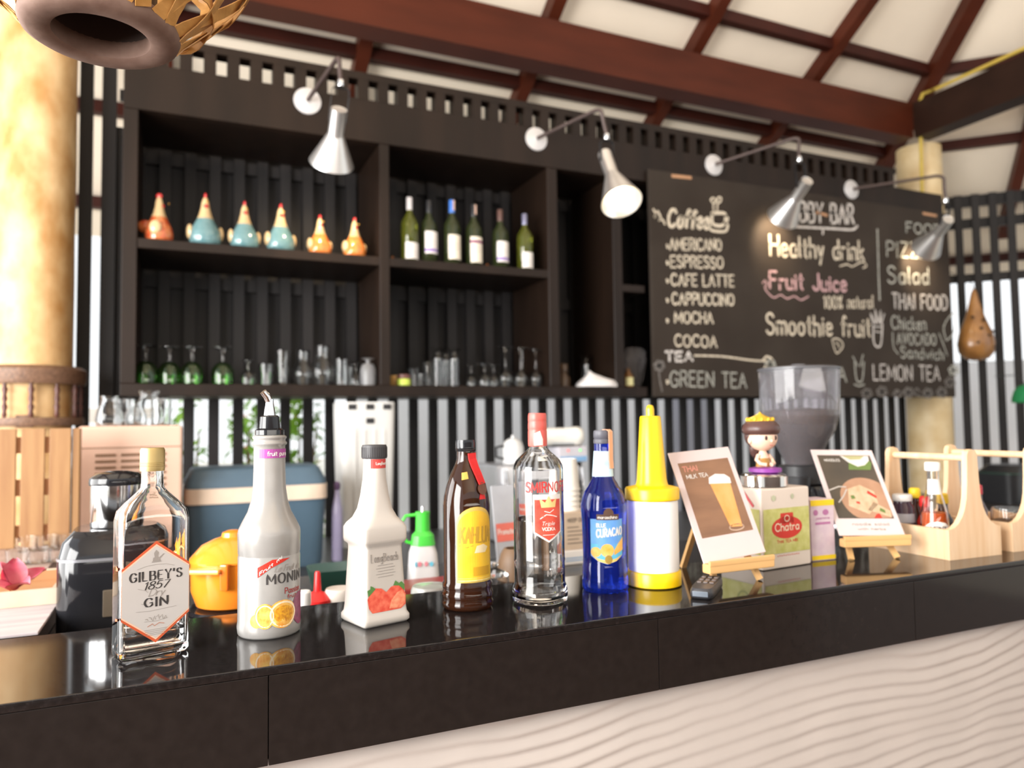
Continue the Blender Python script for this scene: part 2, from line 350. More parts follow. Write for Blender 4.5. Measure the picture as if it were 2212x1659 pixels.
struct('wall_front_added', MB().box((1.4, -4.45, 1.25), (10.0, .15, 2.5)), mat('dark brown wall', (.10, .06, .045), .7))  # unseen dark wall added behind the camera to darken reflections in the bar edge
struct('wall_shelf_back', MB().box((2.3, 3.958, 2.23), (5.05, .012, 1.40)), BLACKBACK)
def log_column(name, label, x, y, m=LOG):
    t = thing(name, label, 'column', (x, y, 0))
    prof = [(.151 + .004 * noise.noise(Vector((x * 9, i * .5, 1))), i * .17) for i in range(21)]; prof[-1] = (prof[-1][0], 3.402)
    MB().lathe(prof, 40).build('trunk', m, t); return t
LCOL = log_column('log_column', 'thick peeled log column with a turned rail around it, at the left edge', -.58, 3.72)
log_column('log_column', 'peeled log column behind the chalkboard in the corner', 5.05, 3.74, mat('pale peeled log', (.66, .47, .23), .5, col2=(.86, .70, .44), scale=7))

# turned rail around the left column
t = LCOL; Z0 = 1.41
class MBZ(MB):
    def build(s, *a, **k): s.bm.transform(Matrix.Translation((0, 0, Z0))); return MB.build(s, *a, **k)
RW = mat('dark red turned wood', (.10, .035, .025), .35, var=.2)
RW2 = mat('carved brown ring', (.16, .085, .05), .5, var=.35, scale=90, bump=.4)
MBZ().rings([[(r * math.cos(2 * math.pi * i / 40), r * math.sin(2 * math.pi * i / 40), z) for i in range(40)] for r, z in ((.157, .175), (.20, .175), (.205, .19), (.205, .235), (.185, .25), (.157, .25), (.157, .175))], False, False).build('upper_ring', RW2, t)
MBZ().rings([[(r * math.cos(2 * math.pi * i / 40), r * math.sin(2 * math.pi * i / 40), z) for i in range(40)] for r, z in ((.157, 0), (.195, 0), (.20, .015), (.195, .035), (.157, .035), (.157, 0))], False, False).build('lower_ring', RW2, t)
for k in range(12):
    a = R(k * 30 + 8)
    MBZ().lathe([(.006, .035), (.011, .045), (.008, .06), (.012, .08), (.007, .095), (.011, .11), (.008, .13), (.012, .15), (.007, .165), (.009, .175)], 10, (.18 * math.cos(a), .18 * math.sin(a), 0)).build('baluster', RW, t)
# a bracket that carries it on the column
MBZ().box((0, -.1565, .02), (.06, .012, .05)).build('bracket', RW2, t)

# conduit on the corner column and along the beam
mb = MB(); u0 = at(1990, 300, y=3.57)
mb.tube([at(1992, 420, y=3.575), at(1989, 300, y=3.575), at(1985, 225, y=3.575), at(1993, 203, y=3.56), at(2016, 194, y=3.52), (4.80, 3.40, 3.68), (4.80, 2.6, 3.69)], .012, 8)
tag(mb.build('conduit', mat('yellow conduit', (.62, .45, .08), .5)), 'yellow conduit bent up over the beam at the corner column', 'pipe')

# ------------------------------------------------------------------ bar counter
t = thing('bar_counter', 'long bar with a polished black top, tiled edge and carved cream wave front', 'counter', (0, 0, 0))
MB().rbox((.95, 1.1312, 1.0945), (5.1, .2984, .011), .0018, seg=2).build('countertop', STONE, t)
js = [-1.6] + [at(u, v, y=.983).x for u, v in ((580, 1500), (1422, 1400), (1975, 1320))] + [2.75, 3.5]
for a, b in zip(js, js[1:]):
    MB().rbox(((a + b) / 2, .992, 1.034), (b - a - .0010, .020, .1095), .0008).build('edge_tile', FASCIA, t)
MB().box((.95, 1.003, 1.035), (5.08, .004, .10)).build('grout', GROUT, t)
MB().box((.95, 1.16, .5415), (5.0, .23, 1.083)).build('carcass', BLACKWOOD, t)
def wave_h(x, z):
    n1 = noise.noise(Vector((x * 2.1, z * 2.6, 3.3))); n2 = noise.noise(Vector((x * 5.5, z * 6, 9.1)))
    n3 = noise.noise(Vector((x * 11, z * 14, 5.1)))
    p = (z - .06 * x) * 2 * math.pi / .026 + 6.5 * n1 + 3.2 * n2 + 1.0 * n3 + 1.5 * math.sin(x * 7.5 + z * 4)
    s = .5 + .5 * math.sin(p + .55 * math.sin(p))
    return s * (.55 + .45 * noise.noise(Vector((x * 3, z * 8, 20)))) * .0031
x0, x1, z0, z1 = -.35, 2.55, .40, .979; nx, nz = 480, 190
mb = MB(); vs = [[mb.bm.verts.new((x0 + (x1 - x0) * i / nx, 1.004 - wave_h(x0 + (x1 - x0) * i / nx, z0 + (z1 - z0) * j / nz), z0 + (z1 - z0) * j / nz)) for i in range(nx + 1)] for j in range(nz + 1)]
for j in range(nz):
    for i in range(nx): mb.face((vs[j][i], vs[j][i + 1], vs[j + 1][i + 1], vs[j + 1][i]))
mb.build('wave_panel', WAVE, t, angle=180, normals=False)
MB().box((.95, 1.022, .195), (5.0, .03, .39)).build('plinth', WAVE, t)

# work counter behind the bar, a step lower
t = thing('work_counter', 'black work surface just behind and below the bar top', 'counter', (0, 0, 0))
MB().rbox((.9, 1.67, .985), (4.4, .74, .03), .004).build('worktop', mat('dull black worktop', (.02, .018, .017), .25, var=.3, scale=40), t)
MB().box((.9, 1.66, .485), (4.3, .66, .97)).build('base_cabinet', BLACKWOOD, t)
t = thing('back_counter', 'dark counter along the slatted back wall', 'counter', (0, 0, 0))
MB().rbox((2.35, 3.22, .835), (5.0, .96, .03), .004).build('worktop', mat('dark back worktop', (.03, .026, .024), .3, var=.3, scale=40), t)
MB().box((2.35, 3.24, .41), (4.9, .88, .82)).build('base_cabinet', BLACKWOOD, t)

# ------------------------------------------------------------------ hanging shelf unit
YC, YB = 3.40, 3.86
t = thing('wall_shelf_unit', 'black open shelf unit hung on the slatted wall', 'shelf', (0, 0, 0))
xl, xr = -.226, 2.335
def part(name, c0, c1, m=BLACKWOOD, p=None):
    a, b = Vector(c0), Vector(c1); return MB().rbox((a + b) / 2, (b - a), .002, seg=1).build(name, m, p or t, smooth=False)
part('bottom_shelf', (xl, YC, 1.527), (xr, YB, 1.579))
part('side_panel', (xl, YC, 1.5795), (xl + .056, YB, 2.727))
for a, b in ((.851, .898), (1.741, 1.799), (2.135, 2.192)): part('divider', (a, YC + .001, 1.5795), (b, YB, 2.727))
part('middle_shelf', (xl + .0565, YC + .003, 2.143), (.8505, YB, 2.185)); part('middle_shelf', (.8985, YC + .003, 2.143), (1.7405, YB, 2.185))
part('middle_shelf', (2.1925, YC + .003, 2.10), (2.335, YB, 2.14))
part('fascia', (xl, YC, 2.7275), (4.815, YC + .03, 2.93))
part('top_panel', (xl, YC + .031, 2.7275), (4.0, YB, 2.745))
part('upper_back', (xl + .0565, YB - .015, 2.745 - .015), (.85, YB - .001, 2.60)) if 0 else None
mb = MB(); mb.box((2.07, YC + .036, 3.041), (4.59, .072, .035))                  # lattice: pickets between fascia and top rail
x = xl + .02
while x < 4.36: mb.box((x + .025, YC + .036, 2.977), (.05, .070, .095)); x += .0957
mb.build('lattice', BLACKWOOD, t, smooth=False)

# ------------------------------------------------------------------ chalkboard
YK = 3.372
t = thing('chalkboard', 'large black menu chalkboard lettered in chalk under the wall lamps', 'chalkboard', (0, 0, 0))
part('board', (2.362, YK, 1.525), (4.822, YK + .025, 2.79), mat('chalkboard slate', (.030, .022, .017), .75, col2=(.043, .033, .026), scale=3, spec=.25))
def B(u, v): p = at(u, v, y=YK); return p.x, p.z
CB = flat(YK, .001)
def chalk(txt, u0, v0, u1, v1, hpx, m=CHALK, w=.0095, **o):
    a, b = B(u0, v0), B(u1, v1); h = B(u0, v0 - hpx)[1] - a[1]; wd = b[0] - a[0]
    decal('chalk_lettering', m, t, CB, texts=[(txt, a[0], a[1], h, wd, w, dict(jit=.03, space=.22, rise=(b[1] - a[1]) / wd, **o))])
def cpt(*pts): return [B(*p) for p in pts]
def cdraw(m, *sts): decal('chalk_drawing', m, t, CB, strokes=[(smooth_pts(cpt(*s), 4), w) for w, s in sts])
chalk('Coffee', 1442, 489, 1530, 494, 38, CHALK, .019, slant=.16)
chalk('AMERICANO', 1447, 539, 1558, 541, 25); chalk('ESPRESSO', 1449, 577, 1562, 580, 25); chalk('CAFE LATTE', 1450, 616, 1585, 619, 25, w=.010)
chalk('CAPPUCCINO', 1452, 657, 1585, 660, 25, w=.010); chalk('MOCHA', 1458, 697, 1540, 699, 24); chalk('COCOA', 1458, 748, 1548, 750, 25)
chalk('TEA', 1438, 780, 1496, 779, 20, CHALKW, .014); chalk('GREEN TEA', 1448, 834, 1612, 838, 33, CHALKG, .009)
chalk('LOBBY BAR', 1690, 477, 1844, 484, 42, CHALKW, .0165); chalk('Healthy drink', 1664, 552, 1866, 562, 44, CHALK, .0145)
chalk('Fruit Juice', 1663, 623, 1828, 630, 36, CHALKP, .015); chalk('100% natural', 1780, 666, 1886, 665, 27, CHALK, .010)
chalk('Smoothie fruit', 1656, 722, 1880, 727, 44, CHALK, .014); chalk('TEA', 1768, 823, 1828, 824, 32, CHALKG, .011); chalk('LEMON TEA', 1887, 820, 2030, 822, 33, CHALKW, .010)
chalk('FOOD', 1958, 502, 2032, 508, 22, CHALKG, .011); chalk('PIZZA', 1916, 553, 2006, 560, 32, CHALKG, .011); chalk('Salad', 1918, 611, 2006, 613, 36, CHALKG, .012)
chalk('THAI FOOD', 1928, 666, 2046, 669, 32, CHALKW, .012); chalk('Chicken', 1926, 711, 2000, 713, 28, CHALKG, .010); chalk('AVOCADO', 1938, 743, 2022, 746, 24, CHALKG, .009)
chalk('Sandwich', 1946, 773, 2038, 777, 24, CHALKG, .009)
for v in (529, 565, 604, 646, 690, 822): cdraw(CHALK, (.013, ((1440, v), (1443, v + 3), (1441, v + 6))))
cdraw(CHALK, (.02, ((1538, 462), (1540, 484), (1562, 486), (1566, 462), (1538, 461))), (.016, ((1533, 484), (1536, 497), (1566, 500), (1572, 486))), (.012, ((1565, 466), (1572, 470), (1570, 480), (1563, 481))),
      (.01, ((1541, 455), (1540, 440), (1535, 432), (1541, 427), (1546, 434), (1542, 440))), (.01, ((1549, 455), (1550, 440), (1556, 436), (1558, 428), (1552, 426), (1548, 434))))
cdraw(CHALK, (.012, ((1411, 452), (1417, 464), (1413, 470), (1420, 456))), (.012, ((1421, 456), (1427, 470), (1423, 476), (1430, 474), (1436, 484))))
cdraw(CHALKW, (.014, ((1720, 490), (1760, 492), (1800, 494), (1840, 496), (1852, 488))), (.012, ((1778, 494), (1777, 506))))
cdraw(CHALK, (.01, ((1500, 768), (1560, 770), (1620, 778), (1658, 780))), (.012, ((1648, 778), (1656, 770), (1668, 776), (1664, 786), (1654, 790), (1650, 798))))
cdraw(CHALKP, (.008, ((1647, 612), (1652, 606), (1656, 614), (1652, 622), (1660, 634), (1672, 643), (1686, 637), (1700, 645), (1716, 640), (1730, 648), (1746, 640))))
cdraw(CHALK, (.008, ((1814, 575), (1830, 571), (1840, 576), (1852, 570), (1864, 566), (1872, 574), (1864, 579))))
cdraw(CHALKG, (.012, ((1895, 495), (1897, 560), (1898, 600), (1900, 648))))
cdraw(CHALK, (.008, ((1797, 734), (1806, 731), (1818, 738), (1820, 750), (1808, 763), (1802, 752), (1797, 734))), (.007, ((1804, 740), (1811, 744), (1812, 752))))
cdraw(CHALKW, (.012, ((1886, 700), (1888, 742), (1902, 746), (1906, 700))), (.009, ((1887, 702), (1880, 676), (1892, 700), (1890, 668), (1897, 698), (1902, 670), (1902, 700), (1910, 678))), (.007, ((1888, 706), (1905, 706))), (.006, ((1890, 716), (1904, 718))))
cdraw(CHALKG, (.009, ((1846, 782), (1850, 820), (1862, 822), (1866, 782))), (.008, ((1845, 830), (1856, 834), (1867, 830))), (.008, ((1842, 770), (1852, 790))), (.008, ((1864, 766), (1858, 792))))
cdraw(CHALKG, (.010, ((2044, 736), (2038, 710), (2046, 690), (2062, 676), (2063, 700), (2056, 724), (2044, 736))), (.008, ((2028, 720), (2038, 745), (2046, 768))), (.008, ((1928, 718), (1930, 750), (1940, 764))))
for (a, b, m) in ((2060, 800, CHALKG), (2052, 826, CHALKF), (1872, 850, CHALKF), (1905, 846, CHALKF), (1962, 848, CHALKF), (2004, 850, CHALKF), (2034, 848, CHALKF), (1424, 790, CHALKF), (1664, 788, CHALKG)):
    cdraw(m, *[(.009, ((a, b), (a + 10 * math.cos(R(k * 60 - 10)), b + 10 * math.sin(R(k * 60 - 10))), (a + 11 * math.cos(R(k * 60 + 25)), b + 11 * math.sin(R(k * 60 + 25))), (a, b))) for k in range(6)])
cdraw(CHALKF, (.012, ((1928, 852), (1936, 842), (1946, 850), (1940, 858), (1930, 850), (1950, 846))), (.01, ((1986, 846), (1980, 838), (1976, 850), (1990, 858))), (.009, ((1423, 800), (1425, 820), (1430, 845))))
TAN = mat('tan tape', (.48, .26, .14), .6)
for a, b in (((1452, 380), (1492, 384)), ((1764, 459), (1786, 465)), ((1994, 461), (2022, 466))):
    decal('hanging_tape', TAN, t, CB, strokes=[([B(*a), B(*b)], .018)])
# ------------------------------------------------------------------ bottles along the bar
ZB = 1.1003
LABELPAPER = mat('grey beige label paper', (.545, .515, .50), .55, var=.02)
# gin
t = thing('liquor_bottle', 'clear square-shouldered gin bottle with gold cap and hexagonal white and red label', 'bottle', (-.034, 1.113, ZB), 15)
OUT = [(0, .041, .022, 7), (.004, .0435, .0245, 7), (.012, .0435, .025, 7), (.176, .0435, .025, 7), (.188, .0415, .0245, 5), (.200, .032, .022, 3.2), (.211, .021, .018, 2.3), (.218, .0150, .0150, 2), (.226, .0138, .0138, 2), (.241, .0138, .0138, 2)]
INN = [(.008, .036, .0180, 6), (.012, .0400, .0214, 7), (.176, .0400, .0214, 7), (.187, .038, .0208, 5), (.199, .029, .0188, 3.2), (.210, .018, .015, 2.3), (.218, .0115, .0115, 2), (.241, .0112, .0112, 2)]
MB().loft(OUT + INN[::-1], 64).build('glass_body', CLEAR, t, angle=50)
MB().loft([(.0085, .0355, .0175, 6), (.0125, .0396, .0210, 7), (.030, .0396, .0210, 7)], 64).build('gin_inside', glass('clear spirit', (1, 1, 1), 0, 1.33), t, angle=50)
mb = MB(); mb.lathe([(.0152, .2405), (.0155, .243), (.0155, .268), (.0140, .2715)], 40)
for k in range(3): mb.lathe([(.0150, .2465 + k * .0022), (.0158, .2472 + k * .0022), (.0150, .248 + k * .0022)], 40, cap=False)
mb.build('screw_cap', mat('gold metal cap', (.42, .31, .13), .4, metal=.6), t)
fm = flat(-.0253)
hx = lambda s, dz: [(-.0412 * s, .052 + dz), (0, .0185 - (s - 1) * .02 + dz * 0), (.0412 * s, .052 + dz), (.0412 * s, .1175 - dz), (0, .1500 + (s - 1) * .02), (-.0412 * s, .1175 - dz)]
L = decal('label', mat('orange red foil', (.62, .11, .04), .4), t, flat(-.0253, .0002), [hx(1.0, 0)])
decal('label_border', mat('peach foil', (.85, .55, .40), .5), L, flat(-.0253, .0004), [[(-.0412, .0552), (0, .0226), (.0412, .0552), (.0412, .1143), (0, .1459), (-.0412, .1143)]])
decal('label_paper', LABELPAPER, L, flat(-.0253, .0006), [[(-.0405, .0570), (0, .0248), (.0405, .0570), (.0405, .1128), (0, .1436), (-.0405, .1128)]])
f2 = flat(-.0253, .0009)
decal('label_lettering', INK, L, f2, texts=[("GILBEY'S", -.0312, .1000, .0112, .0625, .0026, DID), ('1857', -.0150, .0885, .0094, .029, .0018, dict(slant=.35, nib=.6)), ('GIN', -.0135, .0660, .0108, .0275, .0028, DID)])
decal('label_lettering', GREYINK, L, f2, texts=[('Dry', -.009, .0795, .0085, .018, .0008, dict(slant=.4))],
      strokes=[([(-.024, .0615), (-.01, .0603), (.008, .0612), (.025, .0622)], .0004), ([(-.022, .0905), (-.013, .0875), (-.01, .0845)], .0004), ([(-.018, .071), (-.013, .069), (-.013, .066)], .0004), ([(-.023, .1155), (-.012, .1185), (0, .1195), (.012, .1188), (.022, .1158)], .0004)])
decal('label_crest', GREYINK, L, f2, polys=[[(-.006, .1225), (.006, .1225), (.005, .124), (-.005, .124)], [(-.0045, .1243), (.0045, .1243), (.004, .1285), (.0015, .129), (.0025, .1345), (-.0005, .1385), (-.003, .1345), (-.0022, .129), (-.004, .1285)], [(.0035, .1285), (.0085, .133), (.0095, .1325), (.0048, .1275)]])
sg = [([(-.013 + .0045 * k, .0500 + .003 * math.sin(k * 2.3)), (-.0105 + .0045 * k, .0525 - .002 * math.cos(k)), (-.0095 + .0045 * k, .0485)], .0007) for k in range(6)]
decal('label_signature', GREYINK, L, f2, strokes=sg + [([(-.014, .0475), (0, .0465), (.014, .0485)], .0004)] + [([(-.014 + .001 * k, .036 - k * .0022), (.014 - .001 * k, .0362 - k * .0022)], .0005) for k in range(4)])
decal('label_signature', mat('rust ink', (.5, .2, .12), .5), L, f2, strokes=[([(-.010, .0405), (-.004, .0435), (-.002, .0405), (.004, .0437), (.010, .042)], .0008)])
# side band of the label, wrapped on the left face
ml = Matrix.Translation((-.0437, 0, 0)) @ Matrix.Rotation(R(-90), 4, 'Z')
decal('label_edge', MATS['orange red foil'], L, mflat(ml), [[(.008, .114), (.0195, .1155), (.0195, .119), (.008, .1205)], [(.008, .050), (.0195, .052), (.0195, .055), (.008, .0535)]])

# white puree bottle with a steel pourer
t = thing('syrup_bottle', 'white passion fruit puree bottle with metal pour spout and purple neck band', 'bottle', (.120, 1.144, ZB), 18)
pf = [(.0415, 0), (.0435, .003), (.0445, .012), (.0435, .020), (.0435, .1105), (.0428, .1125), (.0428, .1140), (.0435, .116), (.0440, .143), (.0432, .149), (.038, .160), (.0305, .174), (.0258, .190), (.0232, .208), (.0224, .235), (.0222, .262), (.0222, .270), (.0245, .2715), (.0245, .2745), (.0225, .276), (.0225, .279), (.0240, .2805), (.0240, .283), (.021, .285)]
MB().lathe(pf, 56).build('bottle_body', mat('pearl white plastic', (.33, .318, .305), .25, var=.02, scale=80, bump=.05, metal=.15), t, angle=60)
def rz_of(p): 
    def f(z):
        for (r0, a), (r1, b) in zip(p, p[1:]):
            if a <= z <= b: return r0 + (r1 - r0) * ((z - a) / max(b - a, 1e-6))
        return p[-1][0]
    return f
MB().lathe([(.0205, .2855), (.0205, .2925), (.0150, .295), (.0135, .312), (.011, .314)], 32).build('pourer_cap', BLACKG, t)
mb = MB(); mb.lathe([(.0085, .313), (.0075, .322), (.006, .330), (.0055, .338)], 24); mb.tube([(0, 0, .333), (-.004, 0, .342), (-.010, 0, .349)], [.0055, .0055, .005], 14); mb.tube([(.006, .004, .313), (.009, .006, .332)], .002, 8)
mb.build('pour_spout', STEEL, t)
mp = cyl(rz_of(pf), .0006)
decal('neck_band', mat('purple band', (.36, .07, .30), .4), t, mp, [[(-.024, .252), (.030, .252), (.030, .265), (-.024, .265)]])
decal('neck_lettering', WHITE, t, cyl(rz_of(pf), .0010), texts=[('fruit puree', -.012, .2555, .006, .034, .001)])
decal('banner', RED, t, mp, [[(-.034, .086), (-.034, .100), (-.014, .1105), (.012, .1105), (-.016, .099)]])
decal('banner_lettering', WHITE, t, cyl(rz_of(pf), .001), texts=[('Fruit mix', -.031, .0895, .0045, .034, .0009, dict(rise=.72))])
decal('label_lettering', INK, t, mp, texts=[('MONIN', -.021, .0770, .0135, .057, .0027, DID)])
decal('label_lettering', GREYINK, t, mp, texts=[('Le Fruit de', -.011, .0930, .0085, .043, .0010, dict(slant=.35))])
decal('label_lettering', mat('maroon ink', (.35, .03, .03), .5), t, mp, texts=[('Passion', .004, .0610, .0078, .030, .0012), ('fruit', .008, .0535, .0055, .017, .0009)])
fr = decal('fruit_print', mat('orange fruit print', (.78, .30, .035), .5, col2=(.95, .62, .16), scale=120), t, mp, [oval(.001, .0335, .0215, .0195), oval(-.024, .0325, .014, .0175), oval(-.036, .026, .009, .0095)])
decal('fruit_print', mat('fruit rind print', (.94, .76, .52), .5), t, cyl(rz_of(pf), .0009), strokes=[(oval(.002, .0335, .0185, .0165) + [(.0205, .0335)], .0026), (oval(-.024, .0325, .0115, .0145) + [(-.0125, .0325)], .0018)])
decal('fruit_print', mat('fruit pulp print', (.90, .46, .03), .4, col2=(.55, .20, .02), scale=300), t, cyl(rz_of(pf), .0011), [oval(.002, .0335, .0140, .0120)])
decal('fruit_print', mat('purple fruit print', (.16, .035, .07), .4, col2=(.30, .07, .14), scale=150), t, mp, [oval(.033, .036, .0165, .023), oval(.047, .044, .012, .016)])

# strawberry syrup in a square bottle
t = thing('syrup_bottle', 'white square strawberry syrup bottle with black cap', 'bottle', (.274, 1.136, ZB), 15)
n = 15
MB().loft([(0, .036, .036, n), (.004, .0395, .0395, n), (.011, .0395, .0395, n), (.016, .0365, .0365, n), (.024, .0355, .0355, n), (.112, .0310, .0310, n), (.1165, .0315, .0315, n), (.121, .0360, .0360, n), (.126, .0368, .0368, n), (.142, .0368, .0368, n), (.149, .0350, .0350, 7), (.157, .0285, .0285, 5), (.170, .0235, .0235, 3.5), (.190, .0205, .0205, 2.6), (.215, .0178, .0178, 2.1), (.240, .0165, .0165, 2), (.246, .0165, .0165, 2)], 64).build('bottle_body', mat('milky white plastic', (.56, .52, .48), .28, var=.015), t, angle=50)
mb = MB(); mb.lathe([(.0188, .2462), (.0196, .248), (.0193, .264), (.0182, .267)], 40)
for k in range(36): mb.box((.0192 * math.cos(R(k * 10)), .0192 * math.sin(R(k * 10)), .256), (.0012, .0016, .015), R(k * 10))
mb.build('screw_cap', mat('charcoal ribbed plastic', (.045, .043, .046), .45), t)
decal('neck_label', mat('red neck label', (.58, .06, .05), .4), t, cyl(.0168, .0005), [[(-.014, .2315), (.016, .2315), (.016, .2455), (-.014, .2455)]])
decal('neck_lettering', PAPER, t, cyl(.0168, .0009), texts=[('LongBeach', -.006, .237, .004, .019, .0007)])
tap = lambda z: .0355 + (z - .024) / .088 * (-.0045)
fl = lambda off: (lambda x, z: Vector((x, -tap(z) - off, z)))
decal('label_lettering', GREYINK, t, fl(.0006), texts=[('LongBeach', -.0235, .0935, .0115, .045, .0016, DID)], strokes=[([(-.013 - .003 * (k % 2), .088 - k * .0042), (.013 + .003 * (k % 2), .0885 - k * .0042)], .0007) for k in range(5)])
heart = lambda s, dz: [(s * x, dz + s * z) for x, z in ((0, .048), (-.008, .0545), (-.018, .056), (-.0275, .050), (-.0315, .041), (-.0295, .028), (-.024, .0205), (.024, .0205), (.0325, .026), (.033, .041), (.028, .051), (.018, .0565), (.008, .0545))]
decal('strawberry_print', mat('strawberry print', (.70, .06, .035), .4, col2=(.88, .20, .12), scale=110), t, fl(.0006), [[(x, z) for x, z in heart(1, 0)]])
decal('strawberry_print', mat('cut strawberry print', (.90, .38, .22), .4, col2=(.80, .17, .09), scale=160), t, fl(.0009), [[(.004, .0235), (.0225, .022), (.031, .028), (.0315, .040), (.027, .048), (.018, .045), (.008, .035)]])
decal('leaf_print', mat('leaf print', (.10, .24, .06), .5), t, fl(.0008), [[(-.030, .045), (-.018, .055), (-.022, .0585), (-.026, .0605), (-.0265, .056), (-.0315, .054)], [(.012, .056), (.022, .0545), (.031, .046), (.0315, .055), (.026, .0605), (.022, .058), (.016, .063)]])
ml = Matrix.Translation((-.0345, 0, 0)) @ Matrix.Rotation(R(-90), 4, 'Z')

# coffee liqueur
t = thing('liquor_bottle', 'dark brown liqueur bottle with yellow arched label and red neck ribbon', 'bottle', (.430, 1.150, ZB), 3)
pk = [(.038, 0), (.0412, .004), (.0418, .010), (.0398, .0145), (.0415, .019), (.0418, .025), (.0395, .030), (.0405, .034), (.0405, .040), (.0385, .043), (.0385, .165), (.0368, .180), (.0325, .198), (.026, .215), (.0185, .230), (.0150, .240), (.0145, .252)]
MB().lathe(pk, 64).build('glass_body', mat('dark brown glass', (.055, .018, .008), .03, trans=.55, spec=.6, var=.02), t, angle=60)
mb = MB(); mb.lathe([(.0165, .2523), (.0172, .254), (.0165, .2555), (.0172, .257), (.0168, .259), (.0170, .266), (.0160, .271)], 36); mb.build('screw_cap', BLACKG, t)
kp = rz_of(pk)
arch = lambda s, d: [(-.033 * s, .0455 + d), (.033 * s, .0455 + d)] + [(.033 * s * math.cos(R(a)), .135 - d + .030 * s * math.sin(R(a))) for a in range(0, 181, 12)]
L = decal('label', mat('gold label edge', (.72, .50, .12), .35, metal=.3), t, cyl(kp, .0006), [arch(1, 0)])
decal('label_paper', mat('yellow label', (.86, .55, .04), .35, col2=(.75, .42, .02), scale=25), L, cyl(kp, .0009), [arch(.93, .004)])
decal('label_panel', mat('amber label panel', (.62, .34, .02), .4), L, cyl(kp, .0012), [[(-.006, .056), (.026, .056), (.026, .070), (-.006, .070)]])
decal('label_lettering', mat('dark gold lettering', (.50, .29, .03), .4), L, cyl(kp, .0012), texts=[('KAHLUA', -.027, .1085, .024, .054, .0036, dict(slant=.05))], strokes=[([(-.028, .104), (-.016, .101), (-.006, .104)], .0012)])
decal('label_picture', mat('cream label picture', (.86, .72, .44), .4), L, cyl(kp, .0012), [[(-.004, .092), (.016, .092), (.022, .100), (.012, .105), (.000, .103)]])
decal('label_border', mat('gold dots', (.80, .64, .25), .4), L, cyl(kp, .0013), strokes=[([(-.030, .049), (.030, .049)], .002), ([(-.030, .0525), (.030, .0525)], .0006)])
mb = MB(); rb = [(.2495, 12), (.240, 14), (.228, 18), (.214, 22), (.200, 26)]
mb.strip([Vector(((kp(z) + .0022) * math.sin(R(a)), -(kp(z) + .0022) * math.cos(R(a)), z)) for z, a in rb], .0155, .0012, [Vector((math.sin(R(a)), -math.cos(R(a)), .3)) for z, a in rb]).build('neck_ribbon', mat('red ribbon', (.62, .012, .012), .45), t, smooth=False)
decal('seal', mat('brown wax seal', (.13, .045, .02), .35), t, cyl(kp, .0030), [oval(.0135, .193, .0095, .0098)])
decal('ribbon_end', MATS['red ribbon'], t, cyl(kp, .0010), [[(.006, .176), (.020, .176), (.017, .186), (.009, .186)]])
decal('tag', GOLD, t, cyl(kp, .0010), [[(-.019, .207), (-.008, .209), (-.008, .220), (-.017, .2185)]])

# vodka
t = thing('liquor_bottle', 'tall clear vodka bottle with red cap and red shield label', 'bottle', (.553, 1.132, ZB), -4)
ps = [(.040, 0), (.0455, .003), (.0468, .012), (.0455, .024), (.0425, .031), (.0425, .065), (.0432, .069), (.0425, .073), (.0425, .220), (.0415, .226), (.0375, .234), (.0300, .2415), (.0220, .2485), (.0165, .255), (.0155, .2575)]
pin = [(.001, .012), (.036, .012), (.0400, .030), (.0400, .218), (.039, .2235), (.035, .2315), (.0275, .239), (.0195, .246), (.0135, .2535), (.0130, .2575)]
MB().lathe(ps + pin[::-1], 64).build('glass_body', CLEAR, t, angle=60)
MB().lathe([(.0355, .0125), (.0396, .030), (.0396, .135)], 56).build('vodka_inside', glass('vodka', (1, 1, 1), 0, 1.33), t, angle=60)
mb = MB(); mb.lathe([(.0158, .258), (.0162, .262), (.0160, .283), (.0154, .285), (.0160, .287), (.0158, .297), (.0152, .299), (.0158, .301), (.0155, .310), (.0145, .3135)], 36); mb.build('screw_cap', mat('red capsule', (.62, .10, .08), .35), t)
decal('capsule_band', mat('pale capsule band', (.74, .60, .55), .4), t, cyl(.0162, .0004), [[(-.012, .2595), (.003, .2595), (.003, .270), (-.002, .284), (-.012, .279)]])
sp_ = cyl(.0425, .0006)
L = decal('label', mat('white label ground', (.78, .74, .72), .45), t, sp_, [[(-.0255, .180), (-.0255, .118), (0, .102), (.0255, .118), (.0255, .180)]])
decal('label_shield', mat('red label', (.60, .045, .03), .4, col2=(.75, .12, .07), scale=60), L, cyl(.0425, .0009), [[(-.0232, .172), (-.0232, .1195), (0, .1055), (.0232, .1195), (.0232, .172)]])
decal('label_lettering', mat('red label lettering', (.58, .03, .025), .4), t, cyl(.0425, .001), texts=[('SMIRNOFF', -.037, .1840, .0160, .076, .0024, dict(space=.26))])
decal('label_lettering', PAPER, L, cyl(.0425, .0012), texts=[('VODKA', -.011, .1215, .0052, .022, .0010), ('Triple', -.012, .130, .006, .022, .0007, dict(slant=.3))], strokes=[([(-.014, .141), (-.004, .1475), (.006, .146), (.015, .143)], .0014), ([(-.007, .153), (.002, .1505), (.009, .155)], .0012), ([(-.010, .1145), (.010, .1145)], .0008)])
decal('label_crown', mat('gold crown print', (.80, .55, .22), .4), L, cyl(.0425, .0012), [[(-.012, .159), (.012, .159), (.015, .174), (.006, .167), (0, .178), (-.006, .167), (-.015, .174)]])
decal('lower_lettering', GREYINK, t, sp_, texts=[('IMPORTED', -.004, .048, .009, .036, .0009)])

